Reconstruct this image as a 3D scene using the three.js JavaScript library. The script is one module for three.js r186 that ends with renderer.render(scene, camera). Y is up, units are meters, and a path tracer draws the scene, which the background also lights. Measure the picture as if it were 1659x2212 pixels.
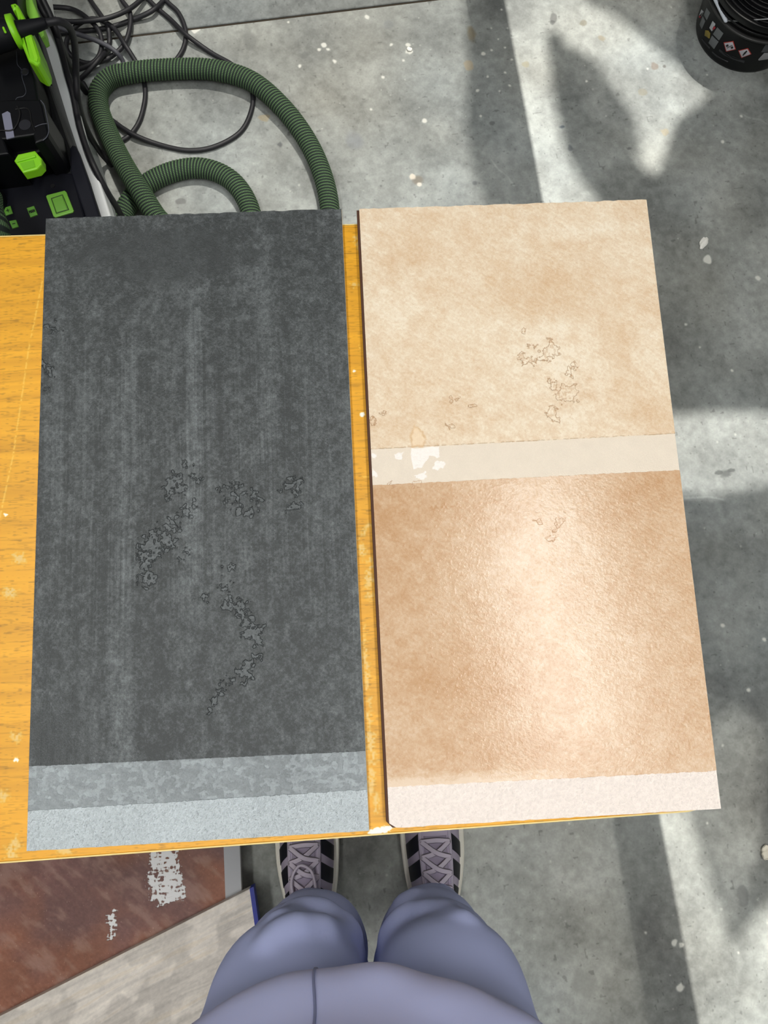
import * as THREE from 'three';
import { mergeGeometries } from 'three/addons/utils/BufferGeometryUtils.js';
import { RoundedBoxGeometry } from 'three/addons/geometries/RoundedBoxGeometry.js';
import { RectAreaLightUniformsLib } from 'three/addons/lights/RectAreaLightUniformsLib.js';

/* ------------------------------------------------------------------ camera, sky, sun, exposure */
const scene = new THREE.Scene();
const FOCAL = 1579, EYE = new THREE.Vector3(0, 1.43665, 0);
const CX = new THREE.Vector3(0.99848, 0.02235, 0.05041);
const CU = new THREE.Vector3(0.04583, 0.17208, -0.98402);
const CD = new THREE.Vector3(0.03066, -0.98483, -0.17079);
const camera = new THREE.PerspectiveCamera(2 * Math.atan(1106 / FOCAL) * 180 / Math.PI, 1659 / 2212, 0.02, 60);
camera.position.copy(EYE); camera.up.copy(CU); camera.lookAt(EYE.clone().add(CD));
scene.add(camera);
const renderer = new THREE.WebGLRenderer({ antialias: true });
renderer.toneMapping = THREE.LinearToneMapping;
renderer.toneMappingExposure = 1.0;
renderer.shadowMap.enabled = true;
RectAreaLightUniformsLib.init();
scene.background = new THREE.Color(0.42, 0.56, 0.78);

const SUNH = [0.20, -0.27];                       // horizontal step towards the sun per metre of height
const sun = new THREE.DirectionalLight(0xfffaf0, 5.9);
sun.position.set(SUNH[0] * 14, 14, SUNH[1] * 14); sun.target.position.set(0, 0, 0);
sun.castShadow = true; sun.shadow.mapSize.set(4096, 4096); sun.shadow.radius = 0.5;
Object.assign(sun.shadow.camera, { left: -4, right: 4, top: 4, bottom: -4, near: 0.5, far: 30 });
scene.add(sun, sun.target);

const ROOF = 8, ROOM = 6;
const LAMPS = [                                    // x, y, z, length, width, along z?, radiance
  [0.60, 2.55, -0.02, 1.10, 0.12, 1, 38],
  [-0.75, 2.55, 0.05, 1.20, 0.16, 1, 28],  // added unseen fill lamp for the grey board and extractor
  [-0.05, 2.6, 0.8, 1.20, 0.16, 0, 20],  // added unseen lamp to brighten the trousers and near board ends
];
const FILL_LAMPS = [[-2.2, 6.2, -2.0, 2.4, 0.5, 1, 10], [2.2, 6.2, 1.0, 2.4, 0.5, 1, 6]];  // added unseen fill lamps that lift the general light level

/* ------------------------------------------------------------------ helpers */
const at = (x, y, h) => {                          // a pixel of the photograph at height h
  const d = CD.clone().addScaledVector(CX, (x - 829.5) / FOCAL).addScaledVector(CU, (1106 - y) / FOCAL);
  return EYE.clone().addScaledVector(d, (h - EYE.y) / d.y);
};
const V = (x, y, z) => new THREE.Vector3(x, y, z);
let seed = 7;
const rnd = () => { seed = (seed + 0x6d2b79f5) | 0; let t = Math.imul(seed ^ (seed >>> 15), 1 | seed); t = (t + Math.imul(t ^ (t >>> 7), 61 | t)) ^ t; return ((t ^ (t >>> 14)) >>> 0) / 4294967296; };
const clamp = (v, a = 0, b = 1) => Math.min(b, Math.max(a, v));
const sstep = (a, b, v) => { const t = clamp((v - a) / (b - a)); return t * t * (3 - 2 * t); };
const mix = (a, b, t) => a + (b - a) * t;
const NT = new Float32Array(512 * 512); for (let i = 0; i < NT.length; i++) NT[i] = rnd();
const noise = (x, y) => {
  const xi = Math.floor(x), yi = Math.floor(y); let u = x - xi, v = y - yi; u = u * u * (3 - 2 * u); v = v * v * (3 - 2 * v);
  const a = (yi & 511) * 512, b = ((yi + 1) & 511) * 512, c = xi & 511, d = (xi + 1) & 511;
  const p = NT[a + c], q = NT[b + c];
  const s = p + (NT[a + d] - p) * u, t = q + (NT[b + d] - q) * u;
  return s + (t - s) * v;
};
const fbm = (x, y, n = 4) => { let s = 0, a = 0.5, t = 0; for (let i = 0; i < n; i++) { s += a * noise(x, y); t += a; x = x * 2.03 + 17.3; y = y * 2.03 + 9.1; a *= 0.5; } return s / t; };
// colour texture, y counts from the top (v = 1)
function tex(w, h, fn, srgb = true) {
  const d = new Uint8Array(w * h * 4);
  for (let y = 0; y < h; y++) for (let x = 0; x < w; x++) {
    const c = fn(x, y), i = ((h - 1 - y) * w + x) * 4;
    if (typeof c === 'number') d[i] = d[i + 1] = d[i + 2] = clamp(c) * 255; else { d[i] = clamp(c[0], 0, 255); d[i + 1] = clamp(c[1], 0, 255); d[i + 2] = clamp(c[2], 0, 255); }
    d[i + 3] = 255;
  }
  const t = new THREE.DataTexture(d, w, h, THREE.RGBAFormat);
  t.magFilter = THREE.LinearFilter; t.minFilter = THREE.LinearMipmapLinearFilter; t.generateMipmaps = true;
  t.wrapS = t.wrapT = THREE.RepeatWrapping; if (srgb) t.colorSpace = THREE.SRGBColorSpace; t.needsUpdate = true;
  return t;
}
const std = (color, roughness = 0.6, more = {}) => new THREE.MeshStandardMaterial({ color, roughness, ...more });
const dark = (color, roughness) => new THREE.MeshPhysicalMaterial({ color, roughness, specularIntensity: 0.4 });
const taken = {};
const numbered = (n) => { const k = taken[n] = (taken[n] ?? -1) + 1; return k ? n + '_' + String(k).padStart(3, '0') : n; };
function thing(name, label, category, base = [0, 0, 0], group) {
  const g = new THREE.Group(); g.name = numbered(name); g.position.set(...base); g.userData = { label, category };
  if (group) g.userData.group = group;
  scene.add(g); return g;
}
const rootOf = (o) => { while (o.parent && o.parent !== scene) o = o.parent; return o; };
function part(parent, name, geo, mat, label) {     // geometry is given in world coordinates
  const r = rootOf(parent); geo.translate(-r.position.x, -r.position.y, -r.position.z);
  const m = new THREE.Mesh(geo, mat); m.name = name; m.castShadow = m.receiveShadow = true;
  if (label) m.userData.label = label;
  parent.add(m); return m;
}
function single(name, label, category, geo, mat, group) {   // a thing that is one mesh, geometry in world coordinates
  geo.computeBoundingBox(); const b = geo.boundingBox, p = V((b.min.x + b.max.x) / 2, b.min.y, (b.min.z + b.max.z) / 2);
  geo.translate(-p.x, -p.y, -p.z);
  const m = new THREE.Mesh(geo, mat); m.name = numbered(name); m.position.copy(p); m.castShadow = m.receiveShadow = true;
  m.userData = { label, category }; if (group) m.userData.group = group; scene.add(m); return m;
}
function structure(o) { o.userData.kind = 'structure'; return o; }
// upright prism over a floor outline [[x, z], ...] between two heights, edges bevelled
function prism(poly, y0, y1, bevel = 0, seg = 2) {
  const s = new THREE.Shape(poly.map(([x, z]) => new THREE.Vector2(x, -z)));
  const g = new THREE.ExtrudeGeometry(s, { depth: y1 - y0 - 2 * bevel, bevelEnabled: bevel > 0, bevelThickness: bevel, bevelSize: bevel, bevelOffset: -bevel, bevelSegments: seg, curveSegments: 8 });
  g.rotateX(-Math.PI / 2); g.translate(0, y0 + bevel, 0); return g;
}
const outline = (pix, h) => pix.map(([x, y]) => { const p = at(x, y, h); return [p.x, p.z]; });
function planarUV(g, x0, x1, z0, z1) {
  const p = g.attributes.position, uv = new Float32Array(p.count * 2);
  for (let i = 0; i < p.count; i++) { uv[2 * i] = (p.getX(i) - x0) / (x1 - x0); uv[2 * i + 1] = 1 - (p.getZ(i) - z0) / (z1 - z0); }
  g.setAttribute('uv', new THREE.BufferAttribute(uv, 2)); return g;
}
const curve = (pts, tension = 0.5) => new THREE.CatmullRomCurve3(pts, false, 'centripetal', tension);
function tube(pts, r, n = 60, m = 8) {
  const c = curve(pts), g = new THREE.TubeGeometry(c, n, r, m, false);
  return mergeGeometries([g, ...[0, 1].map((t) => { const s = new THREE.SphereGeometry(r, m, 6); s.translate(...c.getPoint(t).toArray()); return s; })]);
}
function box(x0, x1, y0, y1, z0, z1, r = 0) {
  const g = r ? new RoundedBoxGeometry(x1 - x0, y1 - y0, z1 - z0, 2, r) : new THREE.BoxGeometry(x1 - x0, y1 - y0, z1 - z0);
  g.translate((x0 + x1) / 2, (y0 + y1) / 2, (z0 + z1) / 2); return g;
}
const inPoly = (P, x, y) => { let c = false; for (let i = 0, j = P.length - 1; i < P.length; j = i++) { const [a, b] = P[i], [d, e] = P[j]; if ((b > y) !== (e > y) && x < (d - a) * (y - b) / (e - b) + a) c = !c; } return c; };
const edgeDist = (P, x, y) => { let m = 1e9; for (let i = 0, j = P.length - 1; i < P.length; j = i++) { const [a, b] = P[j], dx = P[i][0] - a, dy = P[i][1] - b, t = clamp(((x - a) * dx + (y - b) * dy) / (dx * dx + dy * dy || 1)), u = x - a - t * dx, v = y - b - t * dy; m = Math.min(m, u * u + v * v); } return Math.sqrt(m); };
// signed distance image of a set of outlines: positive inside
function polyField(w, h, polys, reach) {
  const F = new Float32Array(w * h).fill(-reach);
  for (const P of polys) {
    const xs = P.map((p) => p[0]), ys = P.map((p) => p[1]);
    const x0 = Math.max(0, Math.floor(Math.min(...xs) - reach)), x1 = Math.min(w - 1, Math.ceil(Math.max(...xs) + reach)), y0 = Math.max(0, Math.floor(Math.min(...ys) - reach)), y1 = Math.min(h - 1, Math.ceil(Math.max(...ys) + reach));
    for (let y = y0; y <= y1; y++) for (let x = x0; x <= x1; x++) { const d = edgeDist(P, x, y) * (inPoly(P, x, y) ? 1 : -1), i = y * w + x; if (d > F[i]) F[i] = d; }
  }
  return F;
}

/* ------------------------------------------------------------------ the hall: floor slabs, walls, roof with added sun openings */
const TURN = 0.1096;                               // the hall is turned a little against the table
const ux = V(Math.cos(TURN), 0, -Math.sin(TURN)), uz = V(Math.sin(TURN), 0, Math.cos(TURN));
const J0 = at(300, 75, 0);                         // on the saw-cut joint
const SLAB = 4, JOINT = 0.006;
const slabOrigin = J0.clone().addScaledVector(ux, -1.6);
const toSlab = (p) => { const d = p.clone().sub(slabOrigin); return [d.dot(ux) / SLAB, d.dot(uz) / SLAB]; };
const FT = 2048;
const fpix = (x, y) => { const [a, b] = toSlab(at(x, y, 0)); return [a * FT, b * FT]; };
const FM = FT / SLAB;                              // texels per metre
const spots = [];                                  // paint spots and stains: x, y, radius, colour, strength
const addSpot = (x, y, r, c, k = 1, el = 1) => { const [a, b] = fpix(x, y); spots.push([a, b, r * FM / 1090, c, k, el]); };
const WHITE = [226, 226, 218];
for (const [x, y, r] of [[792, 36, 6], [698, 96, 7], [688, 106, 4], [708, 106, 4], [722, 132, 5], [646, 142, 4], [622, 47, 3], [884, 110, 8], [880, 96, 5], [844, 96, 4], [871, 130, 3], [826, 166, 4], [915, 260, 6], [800, 236, 3], [1043, 115, 5], [1061, 108, 3], [1090, 102, 3], [1030, 195, 4], [1052, 165, 3], [1037, 250, 3], [1078, 196, 2], [1090, 156, 3], [1075, 84, 2], [1105, 128, 3], [1060, 60, 2], [1082, 20, 3], [1095, 60, 2], [1100, 184, 3], [1266, 175, 3], [420, 60, 12], [410, 50, 6], [1527, 560, 11], [1636, 600, 6], [1560, 305, 5], [1600, 250, 3], [1455, 2035, 6], [1470, 2040, 5], [1468, 2133, 7], [1615, 1490, 4], [1560, 1350, 4], [1650, 1380, 4], [1580, 800, 3], [1480, 700, 3]]) addSpot(x, y, r, WHITE, 0.85);
for (let i = 0; i < 420; i++) addSpot(rnd() * 1900 - 120, rnd() * 2400 - 100, 0.6 + 2.2 * rnd() ** 3, WHITE, 0.35 + 0.5 * rnd());
for (const [x, y, r, c, k, el] of [[1017, 72, 13, [120, 108, 84], 0.7, 2], [1012, 140, 12, [176, 158, 128], 0.6, 1], [902, 388, 16, [120, 110, 96], 0.7, 1], [890, 380, 7, [232, 222, 205], 0.8, 1], [905, 398, 6, [238, 232, 220], 0.8, 1], [1134, 138, 8, [138, 132, 108], 0.6, 1], [1195, 38, 8, [70, 70, 70], 0.5, 2], [1192, 48, 6, [60, 62, 62], 0.5, 1], [1259, 48, 8, [105, 98, 80], 0.5, 1], [1298, 82, 8, [132, 120, 96], 0.5, 1], [1412, 143, 9, [110, 92, 80], 0.5, 1], [1434, 143, 4, [70, 66, 64], 0.6, 1], [1386, 198, 10, [128, 122, 104], 0.5, 1], [1214, 273, 6, [70, 80, 92], 0.7, 0.6], [1230, 320, 5, [80, 86, 92], 0.6, 1.6], [1358, 320, 5, [82, 84, 86], 0.6, 0.7], [1436, 284, 9, [172, 156, 124], 0.5, 1], [1062, 265, 6, [88, 90, 92], 0.6, 1], [1025, 395, 5, [90, 94, 98], 0.6, 1], [540, 88, 26, [92, 94, 92], 0.45, 1.3], [655, 120, 10, [100, 102, 100], 0.5, 1], [520, 12, 26, [110, 110, 106], 0.45, 0.6], [840, 52, 18, [118, 122, 124], 0.5, 1], [763, 303, 26, [120, 124, 132], 0.45, 1], [604, 312, 5, [80, 82, 84], 0.7, 1.3], [570, 255, 12, [150, 132, 96], 0.5, 0.8], [390, 434, 12, [86, 86, 86], 0.5, 0.7], [1568, 1022, 15, [66, 70, 70], 0.8, 0.8], [1552, 1020, 10, [70, 74, 74], 0.7, 0.5], [1580, 1015, 8, [70, 74, 74], 0.7, 0.5], [1575, 1070, 14, [96, 100, 100], 0.4, 0.5], [1604, 1935, 12, [96, 98, 98], 0.5, 1.6], [1650, 1760, 10, [104, 106, 104], 0.4, 1], [1000, 2010, 30, [110, 112, 108], 0.35, 1], [1130, 1900, 26, [112, 114, 110], 0.35, 1], [1260, 2120, 30, [112, 114, 110], 0.35, 1.2], [1655, 1838, 10, [206, 202, 188], 0.8, 1]]) addSpot(x, y, r, c, k, el);
const spotCell = new Map();
for (const s of spots) { const R = s[2] * Math.max(1, s[5]) * 1.7 + 2; for (let cy = Math.floor((s[1] - R) / 32); cy <= Math.floor((s[1] + R) / 32); cy++) for (let cx = Math.floor((s[0] - R) / 32); cx <= Math.floor((s[0] + R) / 32); cx++) { const k = cy * 4096 + cx; if (!spotCell.has(k)) spotCell.set(k, []); spotCell.get(k).push(s); } }
const cracks = [[[1600, 245], [1620, 255], [1640, 257], [1659, 270], [1700, 275]], [[1060, 345], [1075, 365], [1095, 380], [1108, 400]], [[1480, 1075], [1530, 1072], [1560, 1078]], [[985, 2000], [1010, 2080], [1005, 2160]]].map((c) => c.map(([x, y]) => fpix(x, y)));
const crackF = polyField(FT, FT, cracks.map((c) => [...c, ...[...c].reverse().map(([a, b]) => [a + 0.4, b + 0.4])]), 4);
const floorMap = tex(FT, FT, (x, y) => {
  const big = fbm(x / 210, y / 210, 4), mid = fbm(x / 46 + 50, y / 46, 4), fine = fbm(x / 6 + 9, y / 6 + 31, 3), grit = noise(x * 0.9, y * 0.9);
  const blot = sstep(0.55, 0.72, fbm(x / 90 + 200, y / 90 + 77, 5));
  let k = 0.92 + (big - 0.5) * 0.34 + (mid - 0.5) * 0.36 + (fine - 0.5) * 0.22 + (grit - 0.5) * 0.09 - blot * 0.1;
  const warm = (fbm(x / 130 + 300, y / 130 + 40, 3) - 0.5) * 14;
  let r = 151 * k + warm * 0.5, g = 155 * k, b = 152 * k - warm * 0.6;
  const pit = noise(x / 3.2 + 88, y / 3.2 + 12) > 0.93 ? 0.82 : 1; r *= pit; g *= pit; b *= pit;
  const L = spotCell.get(Math.floor(y / 32) * 4096 + Math.floor(x / 32));
  if (L) for (const [a, c, R, col, s, el] of L) {
    const dx = x - a, dy = (y - c) / el, d = Math.hypot(dx, dy) * (0.7 + 0.6 * noise(x / (R * 0.7 + 1) + a, y / (R * 0.7 + 1) + c));
    if (d < R + 1) { const m = s * (R < 6 ? sstep(R + 0.8, R - 0.8, d) : sstep(R, R * 0.45, d) * (0.5 + 0.5 * fine * 1.4)); r = mix(r, col[0], m); g = mix(g, col[1], m); b = mix(b, col[2], m); }
  }
  const cf = crackF[y * FT + x]; if (cf > -1.6) { const m = 0.35 * (1 + cf / 1.6) * sstep(0.35, 0.6, mid + fine * 0.3); r *= 1 + m * 0.4; g *= 1 + m * 0.4; b *= 1 + m * 0.4; }
  return [r, g, b];
});
const floorBump = tex(1024, 1024, (x, y) => 0.5 + 0.5 * (fbm(x / 18, y / 18, 4) - 0.5) + 0.4 * (noise(x * 0.8, y * 0.8) - 0.5) * 0.6, false);
const concrete = std(0xffffff, 0.62, { map: floorMap, bumpMap: floorBump, bumpScale: 0.0009 });
const floor = new THREE.Group(); floor.name = 'floor'; structure(floor); floor.userData.label = 'grey mottled concrete slab floor with a dark saw-cut joint'; scene.add(floor);
{
  const half = SLAB / 2, j = JOINT / 2, g = prism([[-half + j, -half + j], [half - j, -half + j], [half - j, half - j], [-half + j, half - j]], -0.1, 0, 0.0015, 1);
  planarUV(g, -half, half, -half, half);
  for (let a = -2; a <= 2; a++) for (let b = -2; b <= 1; b++) {
    const m = new THREE.Mesh(g, concrete); m.name = 'floor_slab'; m.castShadow = m.receiveShadow = true;
    const c = slabOrigin.clone().addScaledVector(ux, (a + 0.5) * SLAB).addScaledVector(uz, (b + 0.5) * SLAB);
    m.position.copy(c); m.rotation.y = TURN; floor.add(m);
  }
  const bed = new THREE.Mesh(box(-10, 10, -0.14, -0.012 - 0.09, -10, 10), std(0x2a241c, 0.95)); bed.name = 'joint_bed'; bed.receiveShadow = true; floor.add(bed);
  const fill = new THREE.Mesh(box(-8, 8, -0.09, -0.0035, -0.004, 0.004), std(0x4a4032, 0.95, { bumpMap: floorBump, bumpScale: 0.002 })); fill.name = 'joint_filler'; fill.receiveShadow = true;
  fill.position.copy(slabOrigin); fill.rotation.y = TURN; floor.add(fill);
}
const plaster = std(0xc9c7c0, 0.9);
for (const [n, x0, x1, z0, z1] of [['wall_left', -ROOM - 0.2, -ROOM, -ROOM, ROOM], ['wall_right', ROOM, ROOM + 0.2, -ROOM, ROOM], ['wall_far', -ROOM - 0.2, ROOM + 0.2, -ROOM - 0.2, -ROOM], ['wall_near', -ROOM - 0.2, ROOM + 0.2, ROOM, ROOM + 0.2]]) {
  const m = new THREE.Mesh(box(x0, x1, 0, ROOF, z0, z1), plaster); m.name = n; m.castShadow = m.receiveShadow = true; m.rotation.y = TURN; structure(m); m.userData.label = 'pale plastered hall wall'; scene.add(m);
}
// added unseen roof openings and tinted panes, outlined back from the wanted floor sun patches
const zz = ([x, y]) => [780 + x / 1.887, y / 1.887];
const LIGHTS = [
  { tint: 0.66, pix: [[190, -170], [1000, -170], [1008, 60], [1010, 180], [1008, 270], [1016, 345], [1045, 430], [1110, 760], [1080, 860], [700, 900], [300, 800], [225, 520]] },
  { tint: 0.95, pix: [...[[900, -60], [900, 0], [1050, 60], [1200, 190], [1290, 258], [1370, 330], [1425, 372], [1365, 436], [1285, 480], [1245, 600], [1205, 712], [1165, 695], [1090, 590], [1000, 505], [935, 425], [890, 330], [850, 230], [815, 130], [755, 130], [785, 400], [830, 600], [890, 720], [960, 810], [1010, 960], [780, 980], [690, 815], [560, 0], [550, -60]].map(zz)] },
  { tint: 0.42, pix: [[905, -60], [1300, -60], [1300, 40], [1280, 215], [1200, 170], [1050, 40], [905, -10]].map(zz) },
  { tint: 0.34, pix: [[865, 230], [960, 250], [1040, 380], [1110, 470], [1160, 640], [1100, 590], [1010, 500], [945, 420], [900, 330]].map(zz) },
  { tint: 0.85, pix: [[1380, 898], [1560, 890], [1740, 893], [1740, 1030], [1610, 1056], [1540, 1070], [1380, 1060]] },
  { tint: 0.95, pix: [[1370, 1700], [1478, 1725], [1535, 1900], [1582, 2040], [1670, 1940], [1740, 1880], [1740, 2330], [1480, 2330]] },
  { tint: 0.5, pix: [[1535, 1560], [1590, 1520], [1640, 1560], [1648, 1820], [1580, 2020], [1540, 1890], [1486, 1725]] },
  { tint: 0.4, pix: [[960, 1700], [1328, 1690], [1348, 1800], [1410, 2330], [1040, 2330]] },
];
{
  const up = (p) => [p.x + SUNH[0] * ROOF, p.z + SUNH[1] * ROOF], R = ROOM + 1.2;
  const s = new THREE.Shape([[-R, -R], [R, -R], [R, R], [-R, R]].map(([x, z]) => new THREE.Vector2(x, -z)));
  const roofG = new THREE.Group();
  const polys = LIGHTS.map((L) => L.pix.map(([x, y]) => up(at(x, y, 0))));
  polys.forEach((P) => s.holes.push(new THREE.Path(P.map(([x, z]) => new THREE.Vector2(x, -z)))));
  const g = new THREE.ExtrudeGeometry(s, { depth: 0.01, bevelEnabled: false }); g.rotateX(-Math.PI / 2); g.translate(0, ROOF, 0);
  const c = new THREE.Mesh(g, std(0xb4b4b0, 0.85)); c.name = 'ceiling'; c.castShadow = c.receiveShadow = true; structure(c); c.userData.label = 'flat hall roof with added openings shaped to the sun patches'; scene.add(c);
  LIGHTS.forEach((L, i) => {
    const p = new THREE.Mesh(prism(polys[i], ROOF + 0.012, ROOF + 0.014), new THREE.MeshPhysicalMaterial({ color: new THREE.Color(L.tint, L.tint, L.tint), transmission: 1, thickness: 0, roughness: 0, ior: 1.02 }));
    p.name = 'window_' + (i + 1); structure(p); p.userData.label = 'added tinted pane shaping and dimming a sun patch'; scene.add(p);
  });
}

/* ------------------------------------------------------------------ lamps and the added sun blocker under the roof */
function lampFixture([x, y, z, len, wid, alongZ, power], hang, label, group) {
  const t = thing('ceiling_lamp', label, 'lamp', [x, y, z], group);
  const a = alongZ ? wid / 2 : len / 2, b = alongZ ? len / 2 : wid / 2;
  part(t, 'housing', box(x - a - 0.01, x + a + 0.01, y + 0.012, y + 0.06, z - b - 0.01, z + b + 0.01, 0.008), std(0xd8d8d6, 0.4));
  part(t, 'diffuser', box(x - a, x + a, y + 0.004, y + 0.013, z - b, z + b), std(0xffffff, 0.5, { emissive: 0xfffefa, emissiveIntensity: Math.min(power, 3) }));
  for (const k of [-0.7, 0.7]) part(t, 'suspension_wire', tube([V(x + (alongZ ? 0 : a * k), y + 0.058, z + (alongZ ? b * k : 0)), V(x + (alongZ ? 0 : a * k), hang, z + (alongZ ? b * k : 0))], 0.002, 2, 5), std(0x909090, 0.4));
  const L = new THREE.RectAreaLight(0xfffefa, power, a * 2, b * 2);
  L.position.set(0, 0.002, 0); L.rotation.x = -Math.PI / 2; t.add(L);
}
lampFixture(LAMPS[0], ROOF, 'long slim white lamp hanging to the right of the table', 'slim hanging lamps');
lampFixture(LAMPS[1], ROOF, 'added long slim fill lamp hanging to the left of the table', 'slim hanging lamps');
lampFixture(LAMPS[2], ROOF, 'added long slim lamp brightening the person and near board ends', 'slim hanging lamps');
FILL_LAMPS.forEach((h, i) => lampFixture(h, ROOF, i ? 'added wide fill lamp under the roof behind the person' : 'added wide fill lamp under the roof above the dust extractor', 'added fill lamps'));
{
  const H = 1.9, a = at(1090, 0, 0), b = at(1510, 2212, 0), d = b.clone().sub(a).normalize();
  const p0 = a.clone().addScaledVector(d, -2.7), p1 = b.clone().addScaledVector(d, 0.9), n = V(-d.z, 0, d.x).multiplyScalar(1);
  if (n.x > 0) n.negate();
  const sh = (p, k, h) => [p.x + SUNH[0] * h + n.x * k, p.z + SUNH[1] * h + n.z * k];
  const t = thing('sun_edge_blocker', 'added grey steel strip under the roof that cuts the sharp sun edge', 'light blocker', [...sh(p0, 0, H)].flatMap((v, i) => (i ? [H, v] : [v])));  // added unseen blocker: its edge cuts the sharp sun line on the floor
  const steel = std(0x8c9092, 0.45, { metalness: 0.6 });
  part(t, 'blocker_plate', prism([sh(p0, 0, H), sh(p1, 0, H), sh(p1, 0.085, H), sh(p0, 0.085, H)], H - 0.002, H), steel);
  for (const k of [0.002, 0.083]) part(t, 'blocker_side', prism([sh(p0, k - 0.001, H), sh(p1, k - 0.001, H), sh(p1, k + 0.001, H), sh(p0, k + 0.001, H)], H, H + 0.03), steel);
  for (const f of [0.02, 0.98]) { const q = p0.clone().lerp(p1, f), [x, z] = sh(q, 0.042, H); part(t, 'hanger_rod', tube([V(x, H, z), V(x, ROOF, z)], 0.004, 2, 6), steel); }
}

/* ------------------------------------------------------------------ table */
const TT = 0.75, TABLE = { x0: -0.89, x1: 0.3085, z0: -0.4185, z1: 0.1715 };
{
  const W = 2048, H = 1024, px = (x, y) => { const p = at(x, y, TT); return [(p.x - TABLE.x0) / (TABLE.x1 - TABLE.x0) * W, (p.z - TABLE.z0) / (TABLE.z1 - TABLE.z0) * H]; };
  const blob = (x, y, a, b, t = 0, n = 12) => Array.from({ length: n }, (_, i) => { const q = i / n * 6.283, r = 0.7 + 0.6 * rnd(), u = Math.cos(q) * a * r, v = Math.sin(q) * b * r; return px(x + u * Math.cos(t) - v * Math.sin(t), y + u * Math.sin(t) + v * Math.cos(t)); });
  const solid = polyField(W, H, [blob(820, 1794, 26, 8, -0.2, 18), blob(832, 1790, 12, 8, 0, 10), blob(11, 1111, 4, 3), blob(34, 1640, 4, 5), blob(765, 800, 3, 3), blob(782, 895, 5, 4)], 6);
  const smear = polyField(W, H, [blob(772, 524, 4, 13, -0.2), blob(765, 615, 8, 5), blob(785, 1148, 4, 20, 0.5), blob(780, 1190, 6, 16), blob(796, 1250, 6, 22), blob(800, 1222, 4, 14), blob(797, 1286, 6, 6), blob(787, 1400, 2, 40), blob(791, 1455, 2, 30), blob(797, 1550, 3, 34), blob(799, 1600, 8, 24), blob(806, 1640, 8, 12), blob(800, 1690, 5, 30), blob(812, 1730, 3, 20), blob(40, 1205, 10, 8), blob(22, 1280, 12, 9), blob(24, 1840, 10, 20), blob(34, 1820, 8, 10), blob(140, 1835, 12, 9), blob(8, 1720, 6, 10), blob(36, 1590, 6, 8)], 10);
  const scratch = [[[92, 600], [60, 760], [28, 980], [-4, 1130], [-20, 1200]], [[777, 1030], [790, 1029], [800, 1029]], [[775, 745], [779, 760]]].map((c) => c.map(([x, y]) => px(x, y)));
  const scrF = polyField(W, H, scratch.map((c) => [...c, ...[...c].reverse().map(([a, b]) => [a + 0.3, b + 0.3])]), 4);
  const topMap = tex(W, H, (x, y) => {
    const wob = 26 * (fbm(x / 380, y / 150 + 4, 3) - 0.5), yy = y + wob + 3 * noise(x / 60, y / 8);
    const band = fbm(x / 900 + 3, yy / 13, 3), streak = noise(x / 22 + 7 * noise(x / 90, y / 20), yy / 2.1), pore = noise(x / 9 + 40, yy / 1.3 + 80);
    let k = 1 + (band - 0.5) * 0.16 - 0.1 * sstep(0.6, 0.95, streak) - 0.17 * sstep(0.72, 0.96, pore) + 0.05 * (fbm(x / 300, y / 300, 3) - 0.5);
    let r = 214 * k, g = 155 * (k - 0.02 * (1 - band)), b = 24 * (k * k);
    const i = y * W + x, n = noise(x / 3, y / 3);
    if (smear[i] > -8) { const m = sstep(-6, 5, smear[i] + 9 * (n - 0.5) + 8 * (fbm(x / 9, y / 9, 3) - 0.5)) * 0.62 * sstep(0.25, 0.6, n + 0.2); r = mix(r, 216, m); g = mix(g, 196, m); b = mix(b, 156, m); }
    if (solid[i] > -5) { const m = sstep(-1, 1, solid[i] + 2.4 * (n - 0.4)); r = mix(r, 238, m); g = mix(g, 232, m); b = mix(b, 220, m); }
    if (scrF[i] > -2.2) { const m = 0.5 * (1 + scrF[i] / 2.2) * sstep(0.2, 0.5, n); r = mix(r, 240, m); g = mix(g, 205, m); b = mix(b, 120, m); }
    return [r, g, b];
  });
  const laminate = std(0xffffff, 0.5, { map: topMap });
  const t = thing('table', 'yellow wood-grain laminate table under the sample boards', 'table', [(TABLE.x0 + TABLE.x1) / 2, 0, (TABLE.z0 + TABLE.z1) / 2]);
  const R = 0.03, T = TABLE, arc = (cx, cz, a) => Array.from({ length: 7 }, (_, i) => [cx + R * Math.cos(a + i / 6 * Math.PI / 2), cz + R * Math.sin(a + i / 6 * Math.PI / 2)]);
  const rect = [...arc(T.x1 - R, T.z1 - R, 0), ...arc(T.x0 + R, T.z1 - R, Math.PI / 2), ...arc(T.x0 + R, T.z0 + R, Math.PI), ...arc(T.x1 - R, T.z0 + R, -Math.PI / 2)].map(([x, z]) => [x, z > -0.1 ? z - 0.0145 * (x + 0.12) : z]);
  const top = part(t, 'tabletop', planarUV(prism(rect, TT - 0.02, TT, 0.0008, 1), T.x0, T.x1, T.z0, T.z1), laminate);
  const ring = rect.map(([x, z]) => { const cx = (T.x0 + T.x1) / 2, cz = (T.z0 + T.z1) / 2; return [x + Math.sign(x - cx) * 0.0012, z + Math.sign(z - cz) * 0.0012]; });
  const s = new THREE.Shape(ring.map(([x, z]) => new THREE.Vector2(x, -z))); s.holes.push(new THREE.Path(rect.map(([x, z]) => new THREE.Vector2(x, -z))));
  const eg = new THREE.ExtrudeGeometry(s, { depth: 0.0205, bevelEnabled: false }); eg.rotateX(-Math.PI / 2); eg.translate(0, TT - 0.021, 0);
  part(t, 'edge_band', eg, std(0xd9c17c, 0.5), 'pale cream edge band');
  const steel = std(0x55585a, 0.4, { metalness: 0.5 });
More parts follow.
